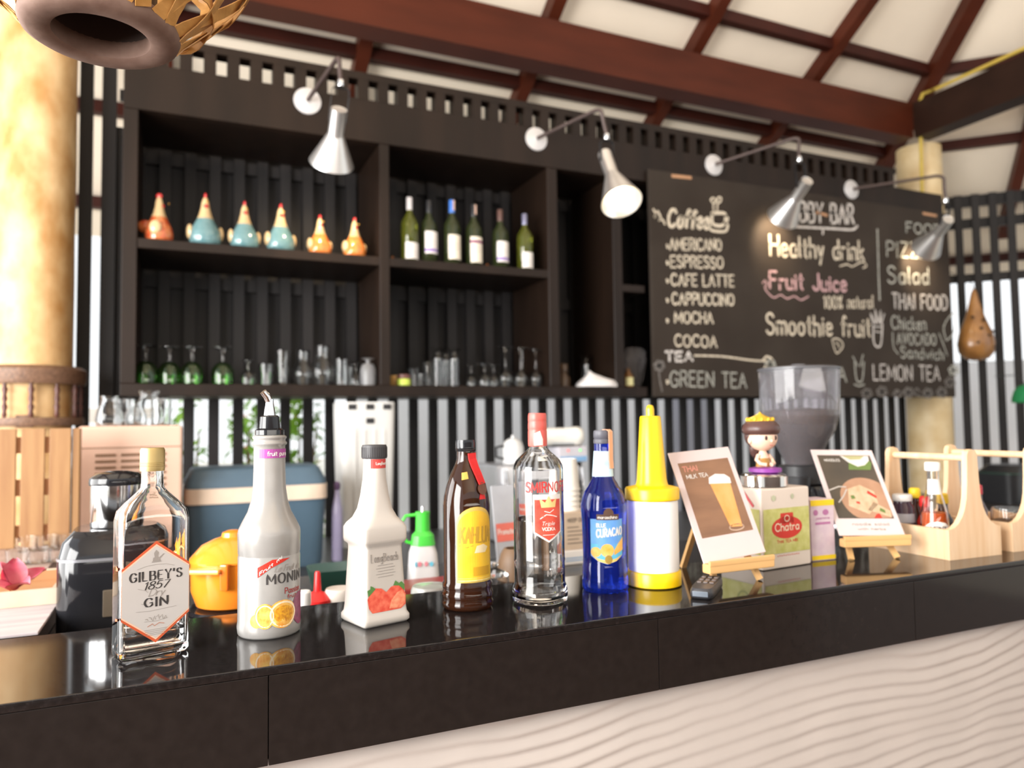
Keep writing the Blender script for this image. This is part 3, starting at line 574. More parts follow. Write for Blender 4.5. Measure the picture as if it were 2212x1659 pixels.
# blue curacao
t = thing('liquor_bottle', 'deep blue liqueur bottle with orange fruit label and peach tax strip', 'bottle', (.694, 1.155, ZB), -24)
pc = [(.039, 0), (.0412, .004), (.0412, .020), (.0400, .026), (.0400, .042), (.0390, .046), (.0385, .060), (.0398, .120), (.0412, .140), (.0410, .150), (.0385, .160), (.0385, .162), (.0345, .171), (.0340, .173), (.0270, .183), (.0265, .185), (.0205, .195), (.0180, .205), (.0160, .225), (.0150, .250), (.0150, .258)]
MB().lathe(pc, 64).build('glass_body', mat('cobalt blue glass', (.015, .05, .62), .02, trans=.85, ior=1.4, var=.02), t, angle=30)
MB().lathe([(.0158, .2585), (.0162, .261), (.0160, .2655), (.0145, .267), (.0160, .269), (.0158, .279), (.0146, .282)], 32).build('screw_cap', mat('slate grey cap', (.10, .10, .12), .4), t)
cp_ = rz_of(pc)
decal('neck_label', mat('pale blue neck label', (.42, .66, .84), .4, col2=(.7, .82, .9), scale=60), t, cyl(cp_, .0006), [[(-.030, .200), (.020, .200), (.022, .245), (-.026, .245)]])
decal('neck_emblem', GOLD, t, cyl(cp_, .0009), [oval(.006, .212, .006, .009)])
pts = [(.024, 40, .0165), (.2835, 40, .0)]
mb = MB(); ang = R(48); dr = Vector((math.sin(ang), -math.cos(ang), 0))
mb.strip([dr * .004 + Vector((0, 0, .2832)), dr * .013 + Vector((0, 0, .2834)), dr * .0178 + Vector((0, 0, .280)), dr * .0180 + Vector((0, 0, .255)), dr * .0178 + Vector((0, 0, .230)), dr * .0192 + Vector((0, 0, .214))], .012, .0008, [Vector((0, 0, 1)), Vector((0, 0, 1)) + dr * .3, dr, dr, dr, dr]).build('tax_strip', mat('peach paper strip', (.80, .42, .27), .6), t, smooth=False)
fr_ = [(-.030, .128), (.030, .128), (.030, .064), (.016, .055), (0, .050), (-.016, .055), (-.030, .064)]
L = decal('label', mat('blue label', (.10, .25, .68), .4, col2=(.20, .50, .80), scale=20), t, cyl(cp_, .0006), [fr_])
decal('label_sky', mat('aqua label', (.13, .50, .72), .4), L, cyl(cp_, .0009), [[(-.029, .085), (.029, .085), (.029, .066), (.016, .056), (0, .0515), (-.016, .056), (-.029, .066)]])
decal('label_fruit', mat('orange label fruit', (.85, .38, .05), .45, col2=(.92, .60, .20), scale=70), L, cyl(cp_, .0012), [oval(0, .074, .0115, .0115), oval(-.020, .071, .0095, .0085), [(.012, .066), (.030, .074), (.030, .096), (.020, .086), (.012, .074)], [(-.029, .066), (-.016, .0555), (0, .051), (.016, .0555), (.029, .066), (.016, .060), (0, .0565), (-.016, .060)]])
decal('label_seal', GOLD, L, cyl(cp_, .0015), [oval(.002, .0585, .0065, .0075)])
decal('label_lettering', PAPER, L, cyl(cp_, .0012), texts=[('CURACAO', -.018, .0965, .0135, .046, .0024, dict(rise=.10, space=.26)), ('BLUE', -.018, .1145, .006, .016, .0012)])
decal('label_banner', mat('dark brown banner', (.10, .055, .04), .4), t, cyl(cp_, .0010), [[(-.018, .1265), (.022, .1265), (.022, .1365), (-.018, .1365)], oval(.003, .1375, .009, .0095)])
decal('banner_lettering', PAPER, t, cyl(cp_, .0014), texts=[('maraschino', -.0155, .129, .005, .034, .0009)])

# store-and-pour bottle
t = thing('pour_bottle', 'white juice pouring bottle with long yellow spout and yellow base ring', 'bottle', (.792, 1.146, ZB), 0)
MB().lathe([(.046, 0), (.0492, .002), (.0492, .024), (.0475, .027)], 48).build('base_ring', YELLOW, t)
MB().lathe([(.0455, .0275), (.0462, .032), (.0462, .150), (.0455, .1535)], 48).build('container', mat('translucent white plastic', (.88, .87, .86), .25, var=.01, sss=.3), t)
mb = MB(); mb.lathe([(.0480, .154), (.0492, .156), (.0492, .173), (.0475, .176), (.030, .180), (.0285, .184), (.0272, .190), (.0190, .304), (.0178, .3065)], 48)
mb.build('spout', YELLOW, t, angle=30)
MB().lathe([(.0075, .3068), (.0075, .320), (.0060, .325), (.003, .3272)], 24).build('spout_tip', mat('yellow clear plastic', (.85, .62, .02), .2, trans=.4), t)

# ------------------------------------------------------------------ remote, easels, tin, boxes
t = thing('remote_control', 'small black remote control lying at the front edge of the bar', 'remote', (.836, 1.052, ZB), 41)
MB().loft([(0, .056, .0185, 5), (.004, .060, .0205, 5), (.012, .060, .0205, 5), (.0175, .056, .0175, 5)], 40).build('case', mat('dark grey rubber', (.035, .034, .038), .4), t, angle=50)
for i in range(3):
    for j in range(-1, 2): MB().rbox((.038 - i * .022, j * .0105, .0183), (.013, .0075, .003), .001).build('button', mat('brown grey button', (.12, .09, .08), .4), t)
MB().rbox((-.0595, 0, .009), (.003, .026, .009), .001).build('front_window', mat('slate remote front', (.10, .12, .15), .25), t)

CARD = mat('pinkish white card', (.70, .58, .58), .45, var=.01)
def easel(label, clabel, x, y, th, rec, roll, zc):
    """small display easel with its card"""
    n = (-math.sin(th), math.cos(th))
    e = thing('display_easel', label, 'easel', (x, y, ZB), math.degrees(th), 'easels on the bar')
    k = math.tan(rec); zl = zc - ZB
    # front legs with feet, ledge, rear strut, in the easel's own frame (front is -y)
    for s in (-1, 1): MB().bar((s * .052, -.016, .0015), (s * .018, .145 * k, .150), .011, .007, (0, -1, .3)).build('front_leg', EASEL, e, smooth=False)
    MB().rbox((0, -.021, zl - .0105), (.150, .022, .017), .003).build('ledge', EASEL, e)
    MB().rbox((0, -.030, zl - .001), (.150, .006, .010), .002).build('ledge_lip', EASEL, e)
    MB().rbox((0, .0985 * k - .004 + .004, .098), (.052, .007, .012), .002).build('cross_bar', EASEL, e)
    yb = .145 * k + .085
    MB().bar((0, yb, .0015), (0, .145 * k + .009, .150), .012, .007, (0, -1, .3)).build('rear_leg', EASEL, e, smooth=False)
    M_ = Matrix.Translation((x, y, zc)) @ Matrix.Rotation(th, 4, 'Z') @ Matrix.Translation((0, -.012, .0005)) @ Matrix.Rotation(-rec, 4, 'X') @ Matrix.Rotation(-roll, 4, 'Y')
    c = bpy.data.objects.new('photo_card', None); C.objects.link(c); c.matrix_world = M_; c.empty_display_size = .05
    tag(c, clabel, 'photo card', 'cards on the easels')
    mb = MB(); mb.rbox((0, 0, .1065), (.147, .0024, .212), .001); mb.build('card', CARD, c)
    return c
c1 = easel('small wooden easel carrying the iced tea picture', 'white framed card with a picture of iced orange tea', .930, 1.098, R(0), R(22.6), R(3.6), 1.144)
fc = flat(-.0012, .0002); fc2 = flat(-.0012, .0004); fc3 = flat(-.0012, .0006)
P1 = [(-.060, .045), (.062, .045), (.062, .190), (-.060, .190)]
decal('picture', mat('brown tea picture', (.20, .10, .055), .35, col2=(.33, .17, .09), scale=9, stretch=(.6, 1, 3)), c1, fc, [P1])
decal('picture_glass', mat('orange tea print', (.78, .30, .05), .35, col2=(.84, .44, .16), scale=20), c1, fc2, [[(.012, .057), (.040, .055), (.047, .142), (-.002, .146)]])
decal('picture_foam', mat('white foam print', (.78, .74, .72), .4), c1, fc3, [[(-.004, .143), (.049, .139), (.050, .150), (.040, .158), (.018, .161), (.000, .155)]])
decal('picture_rim', mat('glass base print', (.52, .36, .26), .3), c1, fc2, strokes=[(oval(.026, .055, .017, .0055) + [(.043, .055)], .0025)])
decal('picture_lettering', mat('salmon print', (.66, .27, .20), .5), c1, fc3, texts=[('THAI', -.053, .172, .010, .034, .0022)])
decal('picture_lettering', PAPER, c1, fc3, texts=[('MILK TEA', -.050, .158, .0075, .050, .0012)])
c2 = easel('small wooden easel carrying the noodle dish picture', 'white framed card with a picture of a noodle dish', 1.338, 1.142, R(-17), R(34), R(-2), 1.148)
decal('picture', mat('dark table picture', (.055, .045, .035), .35, col2=(.10, .075, .05), scale=9), c2, fc, [[(-.063, .040), (.063, .040), (.063, .198), (-.063, .198)]])
decal('picture_plate', mat('brown plate print', (.36, .19, .11), .4, col2=(.48, .28, .18), scale=14), c2, fc2, [[(max(-.062, min(.0625, x)), max(.041, z)) for x, z in oval(.020, .085, .062, .055, 36)]])
decal('picture_food', mat('noodle print', (.50, .33, .20), .5, col2=(.66, .50, .34), scale=60), c2, fc3, [[(-.030, .070), (.010, .050), (.040, .075), (.040, .105), (.012, .122), (-.018, .112)], [(.010, .060), (.058, .043), (.061, .058), (.030, .080)]])
decal('picture_food', RED, c2, flat(-.0012, .0008), [[(.022, .101), (.040, .088), (.042, .094), (.026, .108)], [(.018, .041), (.036, .041), (.034, .052), (.026, .050)], [(-.010, .076), (-.002, .074), (-.002, .080), (-.010, .081)]])
decal('picture_food', mat('herb print', (.13, .20, .05), .5), c2, flat(-.0012, .0008), [[(-.018, .086), (-.008, .088), (-.010, .096), (-.018, .095)], [(.036, .058), (.048, .052), (.049, .060), (.040, .066)], [(0, .160), (.052, .160), (.060, .178), (.050, .196), (.012, .196)]])
decal('picture_bowl', mat('white bowl print', (.66, .64, .60), .4), c2, flat(-.0012, .0010), [[(-.010, .196), (.058, .196), (.056, .184), (.042, .172), (.024, .168), (.004, .180)]])
decal('picture_bowl', mat('green soup print', (.42, .40, .20), .4), c2, flat(-.0012, .0012), [[(-.004, .196), (.048, .196), (.036, .187), (.012, .186)]])
decal('picture_cutlery', mat('pale fork print', (.50, .46, .42), .4), c2, flat(-.0012, .0010), strokes=[([(-.062, .108), (-.038, .117), (-.022, .116)], .003), ([(-.050, .078), (-.034, .094), (-.022, .110)], .003)])
decal('caption', GREYINK, c2, fc, texts=[('noodle salad', -.036, .024, .006, .082, .0013)])
decal('caption', GREYINK, c2, fc3, texts=[('with herbs', -.028, .013, .005, .062, .0010)])
decal('picture_lettering', PAPER, c2, flat(-.0012, .0013), texts=[('NOODLES', -.050, .181, .006, .036, .0010)])

t = thing('tea_tin', 'square cream and green tea tin with a red emblem', 'tin', (1.110, 1.205, ZB), 5)
MB().rbox((0, 0, .0795), (.140, .115, .159), .004).build('tin_body', mat('cream printed tin', (.72, .62, .54), .3, var=.02), t)
TG = mat('olive green tin print', (.46, .45, .10), .35, col2=(.62, .60, .24), scale=60)
my = Matrix.Translation((0, -.0577, 0)); mx = Matrix.Translation((-.0702, 0, 0)) @ Matrix.Rotation(R(-90), 4, 'Z')
for M_, w in ((my, .066), (mx, .053)):
    L = decal('printed_panel', TG, t, mflat(M_), [[(-w, .030), (w, .030), (w, .119), (-w, .119)]])
mm = lambda M_, o: (lambda x, z: M_ @ Vector((x, -o, z)))
decal('emblem', RED, t, mm(my, .0009), [oval(0, .080, .044, .022), [(-.020, .088), (.020, .088), (.018, .109), (-.018, .109)]])
decal('emblem_lettering', mat('cream print', (.84, .74, .54), .4), t, mm(my, .0012), texts=[('Chatra', -.034, .074, .015, .068, .0022)], strokes=[(oval(0, .098, .007, .006) + [(.007, .098)], .0015)])
decal('caption', RED, t, mm(my, .0009), texts=[('THAI TEA MIX', -.030, .050, .006, .060, .0011)], strokes=[([(-.03 + k * .006, .025 + .001 * (k % 2)), (-.027 + k * .006, .025)], .0012) for k in range(11)])
decal('ribbon_print', mat('red ribbon print', (.66, .08, .10), .4), t, mm(mx, .0009), [[(.004, .156), (.012, .156), (.040, .126), (.036, .122)]])
decal('panel_ornament', mat('dark green print', (.24, .30, .08), .4), t, mm(mx, .0009), strokes=[(oval(.006, .080, .020, .032) + [(.026, .080)], .003), (oval(.006, .080, .011, .020) + [(.017, .080)], .0025)])
decal('panel_ornament', mat('grey green print', (.50, .52, .36), .4), t, mm(my, .0009), [oval(-.036, .140, .006, .006, 12), oval(.018, .141, .0045, .0055, 12)])

t = thing('carton', 'small lilac carton with yellow top and bottom bands beside the tea tin', 'box', (1.236, 1.193, ZB), -4)
MB().rbox((0, 0, .0635), (.062, .050, .127), .0015).build('carton_body', mat('lilac printed card', (.60, .46, .55), .5, col2=(.70, .58, .62), scale=40), t)
for z0, z1 in ((.114, .1262), (.002, .011)): decal('yellow_band', mat('yellow print', (.85, .60, .02), .45), t, flat(-.0252, .0003), [[(-.031, z0), (.031, z0), (.031, z1), (-.031, z1)]])
decal('print', mat('mauve print', (.48, .18, .36), .5), t, flat(-.0252, .0003), [[(-.020, .075), (.020, .075), (.020, .080), (-.020, .080)], oval(.008, .100, .008, .006), oval(-.018, .100, .006, .006)], [('jasmine', -.018, .086, .005, .036, .0009)])

# figurine on the tin
t = thing('figurine', 'toy figurine with big head, dark hair and gold crown on a shiny round stand', 'figurine', (1.104, 1.196, ZB + .1592), -4)
SKIN = mat('toy skin', (.86, .56, .42), .35, var=.02); HAIR = mat('toy brown hair', (.085, .040, .034), .35)
MB().lathe([(.040, 0), (.047, .002), (.047, .022), (.042, .026), (.020, .027)], 40).build('stand', STEEL, t)
MB().lathe([(.024, .0272), (.033, .030), (.033, .037), (.019, .040)], 28, (.004, 0, 0)).build('skirt', mat('purple toy dress', (.26, .05, .32), .4), t)
mb = MB(); mb.loft([(.0402, .016, .013, 2), (.050, .0135, .011, 2), (.060, .0125, .010, 2), (.068, .009, .008, 2), (.075, .006, .006, 2)], 20)
for s in (-1, 1): mb.tube([(s * .012, -.001, .064), (s * .019, -.003, .055), (s * .017, -.012, .047), (s * .006, -.017, .045)], [.0045, .0042, .004, .0042], 10)
mb.build('body', SKIN, t)
MB().loft([(.0404, .0165, .0135, 2), (.050, .0142, .0118, 2), (.058, .0133, .0108, 2)], 20).build('sash', mat('gold brown toy cloth', (.42, .22, .05), .4), t)
hm = MB(); hm.ball((0, 0, .100), .030, 28, (1, .95, .93)); hm.ball((0, -.0285, .094), .0035, 10)
for s in (-1, 1): hm.ball((s * .030, .003, .095), .006, 10, (.5, .8, 1.2))
head = hm.build('head', SKIN, t)
for s in (-1, 1):
    MB().ball((s * .0115, -.0258, .100), .0042, 12, (.8, .5, 1.15)).build('eye', mat('dark brown eye', (.05, .025, .02), .1), head)
    MB().tube([(s * .008, -.0265, .1085), (s * .012, -.0262, .1098), (s * .016, -.0240, .1085)], .0007, 6).build('eyebrow', HAIR, head)
MB().tube([(-.0045, -.0278, .0855), (0, -.0284, .0845), (.0045, -.0278, .0855)], .0009, 6).build('mouth', mat('pink lips', (.62, .18, .15), .4), head)
hb = MB(); hb.lathe([(.0315, .106), (.0365, .110), (.0385, .117), (.0365, .126), (.029, .134), (.014, .138), (.002, .139)], 28, (0, .004, 0)); hb.ball((0, .014, .104), .0275, 20, (1.12, .85, 1.0)); hb.ball((0, .022, .078), .014, 14, (1.1, .8, 1.6))
hb.build('hair', HAIR, t)
cb = MB(); cb.lathe([(.0262, .1325), (.0275, .1315), (.0282, .1350), (.0200, .1420), (.012, .1455), (.004, .150), (.0005, .154)], 24, (0, .006, 0))
for k in range(12): cb.ball((.0262 * math.cos(R(k * 30)), .006 + .0262 * math.sin(R(k * 30)), .1375), .0032, 8, (1, 1, 1.6))
cb.build('crown', mat('gold toy crown', (.80, .50, .04), .3, metal=.5), t)

# ------------------------------------------------------------------ condiment caddies
def caddy(label, x, y, rz):
    t = thing('condiment_caddy', label, 'caddy', (x, y, ZB), rz, 'wooden caddies on the bar')
    w, l = .158, .205
    pf = [(-.079, 0), (.079, 0), (.079, .062)] + [(.079 - .059 * math.sin(R(a)) , .062 + .085 * (1 - math.cos(R(a)))) for a in (15, 30, 45, 60, 75)] + [(.0185, .160), (.016, .205), (.0155, .216), (.011, .224), (0, .2275), (-.011, .224), (-.0155, .216), (-.016, .205), (-.0185, .160)] + [(-.079 + .059 * math.sin(R(a)), .062 + .085 * (1 - math.cos(R(a)))) for a in (75, 60, 45, 30, 15)] + [(-.079, .062)]
    for y0 in (-l / 2, l / 2 - .012): MB().prism(pf, y0, y0 + .012).build('end_panel', PINE, t, angle=30)
    for s in (-1, 1): MB().box((s * .0735, 0, .031), (.011, l - .0245, .062)).build('side_board', PINE, t, smooth=False)
    MB().box((0, 0, .006), (.1355, l - .0245, .010)).build('bottom_board', PINE, t, smooth=False)
    MB().tube([(0, -l / 2 + .0125, .209), (0, l / 2 - .0125, .209)], .0075, 14).build('handle', PINE, t)
    return t
CX, CY = 1.536, 1.144
caddy('pale wooden bottle caddy with a tomato sauce bottle inside', CX, CY, -2)
caddy('pale wooden caddy with a glass pot at the right end of the bar', CX + .206, CY, -2)
ZC = ZB + .0113
t = thing('sauce_bottle', 'glass ketchup bottle with white cap and half-moon label in the caddy', 'bottle', (CX - .030, CY - .030, ZC), -40)
pb = [(.022, 0), (.0275, .003), (.0285, .030), (.0270, .075), (.0200, .105), (.0145, .125), (.0120, .145), (.0120, .168)]
pbi = [(.001, .003), (.0265, .005), (.0272, .030), (.0257, .075), (.0187, .105), (.0132, .125), (.0107, .145), (.0107, .168)]
MB().lathe(pb + pbi[::-1], 32).build('glass_body', glass('ketchup glass', (1, .98, .95)), t, angle=60)
MB().lathe([(.020, .0034), (.0260, .006), (.0267, .030), (.0254, .070), (.0246, .078)], 32).build('sauce', mat('tomato sauce', (.62, .10, .012), .3), t, angle=60)
MB().lathe([(.0150, .1685), (.0158, .171), (.0155, .184), (.0140, .187)], 28).build('cap', WHITE, t)
decal('label', PAPER, t, cyl(rz_of(pb), .0006), [[(-.026, .030), (.026, .030), (.026, .050), (.015, .058), (0, .061), (-.015, .058), (-.026, .050)]])
decal('label_lettering', INK, t, cyl(rz_of(pb), .001), texts=[('HEINZ', -.014, .041, .009, .030, .0018)])
decal('neck_label', PAPER, t, cyl(rz_of(pb), .0006), [[(-.016, .118), (.016, .118), (.014, .150), (-.014, .150)]])
t = thing('jar', 'dark jam jar with white lid in the caddy', 'jar', (CX - .040, CY + .040, ZC), -30)
MB().lathe([(.020, 0), (.024, .003), (.024, .085), (.0185, .092), (.0185, .097)], 28).build('glass_body', mat('dark purple jam glass', (.045, .022, .035), .06), t)
MB().lathe([(.0200, .0973), (.0205, .099), (.0205, .109), (.0185, .112)], 28).build('lid', mat('pale grey lid', (.70, .67, .64), .35), t)
decal('label', mat('grey jar label', (.42, .42, .45), .5), t, cyl(.024, .0006), [[(-.024, .050), (.024, .050), (.024, .070), (-.024, .070)]])
spec = [('brown_bottle', .012, .048, .020, .10, (.06, .02, .012), (.80, .56, .03), 'dark sauce bottle with yellow cap behind the ketchup'),
        ('red_bottle', -.005, .012, .0165, .085, (.35, .02, .012), (.55, .02, .02), 'small red chilli bottle with red cap beside the jam jar'),
        ('soy_bottle', .040, .000, .019, .09, (.022, .012, .012), (.75, .50, .03), 'dark soy bottle with yellow cap next to the caddy post')]
for nm, dx, dy, r, h, c1_, c2_, lb in spec:
    t = thing('condiment_bottle', lb, 'bottle', (CX + dx, CY + dy, ZC), 0, 'sauces in the caddy')
    MB().lathe([(r * .8, 0), (r, .003), (r, h * .62), (r * .55, h * .8), (r * .5, h)], 24).build('glass_body', mat(nm + ' glass', c1_, .08), t)
    MB().lathe([(r * .62, h + .0003), (r * .65, h + .003), (r * .6, h + .020), (r * .45, h + .023)], 20).build('cap', mat(nm + ' cap', c2_, .35), t)
t = thing('glass_pot', 'ribbed clear glass pot of brown sugar in the right caddy', 'pot', (CX + .181, CY - .055, ZC), 0)
mb = MB(); mb.lathe([(.020, 0), (.029, .006), (.034, .030), (.034, .070), (.032, .078), (.030, .078), (.0315, .070), (.0315, .030), (.027, .009), (.001, .005)], 36); mb.build('glass_body', CLEAR, t)
MB().lathe([(.026, .0095), (.0308, .031), (.0308, .050), (.001, .053)], 28).build('sugar', mat('dark brown sugar', (.10, .055, .03), .8), t)
t = thing('condiment_bottle', 'dark chilli sauce bottle with red cap in the right caddy', 'bottle', (CX + .200, CY + .030, ZC), 0, 'sauces in the caddy')
MB().lathe([(.018, 0), (.022, .003), (.022, .065), (.013, .085), (.012, .100)], 24).build('glass_body', mat('chilli brown glass', (.07, .02, .012), .08), t)
MB().lathe([(.0135, .1003), (.014, .103), (.0135, .120), (.010, .123)], 20).build('cap', mat('crimson cap', (.55, .03, .05), .35), t)
# ------------------------------------------------------------------ bamboo lamp close to the camera, top left
lc = at(220, 56, z=1.93)
t = thing('pendant_lamp', 'bamboo basket lamp with a clay rim hanging close overhead', 'lamp', (lc.x, lc.y, 1.915)); t.scale = (.84, .84, .84)
CLAY = mat('worn brown clay', (.12, .066, .048), .75, col2=(.19, .118, .09), scale=26, bump=.25)
BAM = mat('woven bamboo strip', (.42, .20, .05), .4, col2=(.60, .32, .10), scale=30, stretch=(1, 1, 3))
rim = [(.069, .0), (.076, -.004), (.100, -.004), (.110, .002), (.1135, .010), (.112, .022), (.104, .030), (.072, .030), (.069, .022)]
MB().rings([[(r * math.cos(2 * math.pi * i / 56), r * math.sin(2 * math.pi * i / 56), z) for i in range(56)] for r, z in rim + rim[:1]], False, False).build('clay_rim', CLAY, t)
MB().lathe([(.070, .012), (.0715, .028), (.078, .06), (.080, .14)][::1], 40, cap=False).build('inner_sleeve', mat('dark lamp sleeve', (.05, .035, .03), .5), t)
mb = MB(); mb.lathe([(.012, .10), (.021, .085), (.026, .065), (.022, .048), (.010, .040), (.001, .038)], 24); mb.build('bulb', glass('smoked bulb', (.5, .42, .35)), t)
MB().lathe([(.018, .14), (.020, .13), (.019, .101), (.014, .0995)], 20).build('socket', BLACKP, t)
MB().lathe([(.001, .141), (.0795, .1405), (.0795, .150), (.001, .152)], 30).build('top_plate', MATS['dark lamp sleeve'], t)
def rbask(z): return .108 + .128 * math.sin(min(1, max(0, (z - .015) / .17)) * math.pi / 2) - max(0, z - .19) * .55
WV = MB()
def bs(a0, a1, z0, z1, off, w=.016, n=26):
    pts, ups = [], []
    for i in range(n + 1):
        f = i / n; z = z0 + (z1 - z0) * f; a = a0 + (a1 - a0) * f; r = rbask(z) + off + .0022 * math.sin(f * 19 + a0 * 5)
        pts.append((r * math.cos(a), r * math.sin(a), z)); ups.append(Vector((math.cos(a), math.sin(a), -.4)))
    WV.strip(pts, w, .0016, ups)
for k in range(13):
    a = 2 * math.pi * k / 13 + .2
    bs(a, a + 1.25, .012, .33, .002, .024); bs(a + .25, a - 1.0, .012, .33, .0055, .024)
for k in range(9): bs(2 * math.pi * k / 9, 2 * math.pi * k / 9 + .30, .012, .33, -.002, .020)
for z in (.060, .125, .20, .29):
    r = rbask(z) + .0035
    WV.strip([(r * math.cos(2 * math.pi * i / 48), r * math.sin(2 * math.pi * i / 48), z + .006 * math.sin(i)) for i in range(49)], .020, .0016, [Vector((math.cos(2 * math.pi * i / 48), math.sin(2 * math.pi * i / 48), 0)) for i in range(49)])
WV.build('woven_basket', BAM, t, angle=30)
MB().tube([(0, 0, .1525), (0, 0, 2.6)], .004, 8).build('cord', BLACKP, t)
MB().bar((-.09, 0, .1465), (.09, 0, .1465), .012, .004).build('cross_stick', BAM, t) if 0 else None

# ------------------------------------------------------------------ gooseneck lamps over the shelves
def wall_lamp(label, disc, elbow, drop, neck, mouth, dy, lit):
    """disc, elbow, drop, neck, mouth are points of the place"""
    t = thing('wall_lamp', label, 'lamp', disc, 0, 'gooseneck lamps above the bar shelves')
    L = lambda p: Vector(p) - Vector(disc)
    m = Matrix.Rotation(R(90), 4, 'X')
    MB().lathe([(.060, .0005), (.062, .003), (.060, .008), (.030, .014), (.016, .016), (.014, .020)], 36, m=m).build('wall_disc', mat('matt aluminium disc', (.62, .60, .60), .45, metal=.35), t)
    e, d = L(elbow), L(drop); s0 = Vector((0, -.018, 0)); pts = [s0, s0.lerp(e, .5), s0.lerp(e, .9)]
    for k in range(1, 8):
        f = k / 8; pts.append(s0.lerp(e, .9) * (1 - f) ** 2 + e * 1.04 * 2 * f * (1 - f) + (e.lerp(d, .35)) * f * f)
    pts += [e.lerp(d, .6), d]
    MB().tube(pts, .0095, 10).build('gooseneck', mat('brown grey tube', (.085, .06, .055), .4, metal=.3), t)
    MB().lathe([(.013, 0), (.0145, .003), (.0145, .026), (.011, .030)], 20, d + Vector((0, 0, -.030))).build('collar', STEEL, t)
    n_, mo = L(neck), L(mouth); ax = (mo - n_).normalized(); q = ax.to_track_quat('Z', 'Y').to_matrix().to_4x4(); M_ = Matrix.Translation(n_) @ q; ln = (mo - n_).length
    a = d + Vector((0, 0, -.031)); b = n_ + ax * .055; up = Vector((0, 1, 0))
    br = MB(); sd = Vector((.036, 0, 0)); c = a + Vector((0, 0, -.006))
    br.strip([b - sd, c - sd + Vector((0, 0, -.01)), c - sd * .8, c + sd * .8, c + sd + Vector((0, 0, -.01)), b + sd], .014, .002, [Vector((-1, 0, 0)), Vector((-1, 0, .6)), Vector((0, 0, 1)), Vector((0, 0, 1)), Vector((1, 0, .6)), Vector((1, 0, 0))]); br.build('bracket', BLACKP, t, smooth=False)
    o = [(.030, .002), (.033, 0), (.033, ln * .44), (.036, ln * .47), (.094, ln * .985), (.0955, ln)]
    i = [(.0935, ln), (.092, ln * .985), (.034, ln * .485), (.030, ln * .44), (.030, .004)]
    sh = MB().lathe(o + i, 44, m=M_).build('lamp_shade', CHROME, t, angle=25)
    MB().lathe([(.012, ln * .40), (.016, ln * .44), (.026, ln * .58), (.030, ln * .68), (.024, ln * .78), (.001, ln * .81)], 24, m=M_).build('bulb', mat('lit bulb', (1, .86, .62), .5, emit=lit, ecol=(1, .82, .55)), t)
    l = bpy.data.lights.new('lamp_light', 'SPOT'); l.energy = 26; l.color = (1, .78, .52); l.spot_size = R(95); l.spot_blend = .6; l.shadow_soft_size = .03
    lo = bpy.data.objects.new('lamp_light', l); C.objects.link(lo); lo.parent = t; lo.matrix_local = Matrix.Translation(n_ + ax * (ln * .90)) @ (-ax).to_track_quat('Z', 'Y').to_matrix().to_4x4()
    return t
YL = 3.02
def LP(label, disc, elbow, drop, neck, mouth, yn, ym):
    wall_lamp(label, at(*disc, y=YC), at(*elbow, y=YL), at(*drop, y=YL), at(*neck, y=yn), at(*mouth, y=ym), 0, 25)
LP('wall lamp pointing straight down over the ceramic hens', (664, 219), (731, 122), (736, 172), (733, 236), (716, 353), YL, 3.19)
LP('wall lamp with its lit mouth showing, left of the Coffee menu', (1158, 301), (1296, 234), (1310, 289), (1306, 333), (1343, 437), YL, 2.84)
LP('wall lamp hiding the start of the centre heading on the chalkboard', (1541, 357), (1724, 296), (1726, 338), (1744, 390), (1691, 470), YL, 3.25)
LP('wall lamp at the right end of the chalkboard', (1838, 410), (2036, 378), (2042, 428), (2049, 474), (2000, 538), YL, 3.25)

# ------------------------------------------------------------------ shelf contents
ZS1, ZS2 = 1.5795, 2.1855
def onshelf(u, z, y): 
    p = at(u, 800 if z < 2 else 540, y=y); return (p.x, y, z + .0004)
# ceramic hens
def hen(label, u, y, s, body, rz):
    x, yy, z = onshelf(u, ZS2, y)
    t = thing('ceramic_hen', label, 'ornament', (x, yy, z), rz, 'ceramic hens on the shelf')
    mb = MB(); mb.loft([(0, .040, .040, 2), (.006, .047, .045, 2), (.030, .050, .047, 2), (.050, .046, .043, 2), (.072, .034, .033, 2), (.090, .025, .025, 2)], 28)
    mb.ball((0, .044, .055), .020, 12, (.8, 1.3, 1.2))
    b = mb.build('body', body, t)
    CR = mat('cream glaze', (.60, .42, .22), .12, coat=.5)
    MB().loft([(.088, .0262, .0262, 2), (.100, .021, .021, 2), (.125, .0145, .0145, 2), (.145, .0115, .012, 2), (.158, .007, .008, 2), (.163, .002, .002, 2)], 24).build('neck', CR, t)
    mb = MB(); mb.loft([(.040, .014, .006, 2), (.060, .016, .008, 2), (.086, .010, .010, 2)], 16, Matrix.Translation((0, -.034, 0)) @ Matrix.Rotation(R(-14), 4, 'X')); mb.build('breast', CR, t)
    for sx in (-1, 1): MB().ball((sx * .047, .002, .044), .020, 14, (.5, 1.0, 1.25)).build('wing', CR, t)
    RG = mat('red glaze', (.52, .03, .03), .15, coat=.5)
    MB().ball((0, 0, .166), .009, 12, (.55, 1.2, 1.1)).build('comb', RG, t)
    MB().ball((0, -.013, .130), .007, 10, (1.3, .8, .9)).build('wattle', RG, t)
    MB().loft([(.136, .004, .004, 2), (.140, .0005, .0005, 2)], 8, Matrix.Translation((0, .118 - .012, .140)) @ Matrix.Rotation(R(90), 4, 'X')).build('beak', mat('ochre glaze', (.6, .3, .05), .2), t)
    t.scale = (s * 1.2, s * 1.2, s * 1.2)
BLUE_ = mat('turquoise glaze', (.085, .19, .21), .10, coat=.6, col2=(.15, .26, .27), scale=40)
ORG_ = mat('orange glaze', (.60, .13, .03), .10, coat=.6, col2=(.75, .28, .06), scale=60)
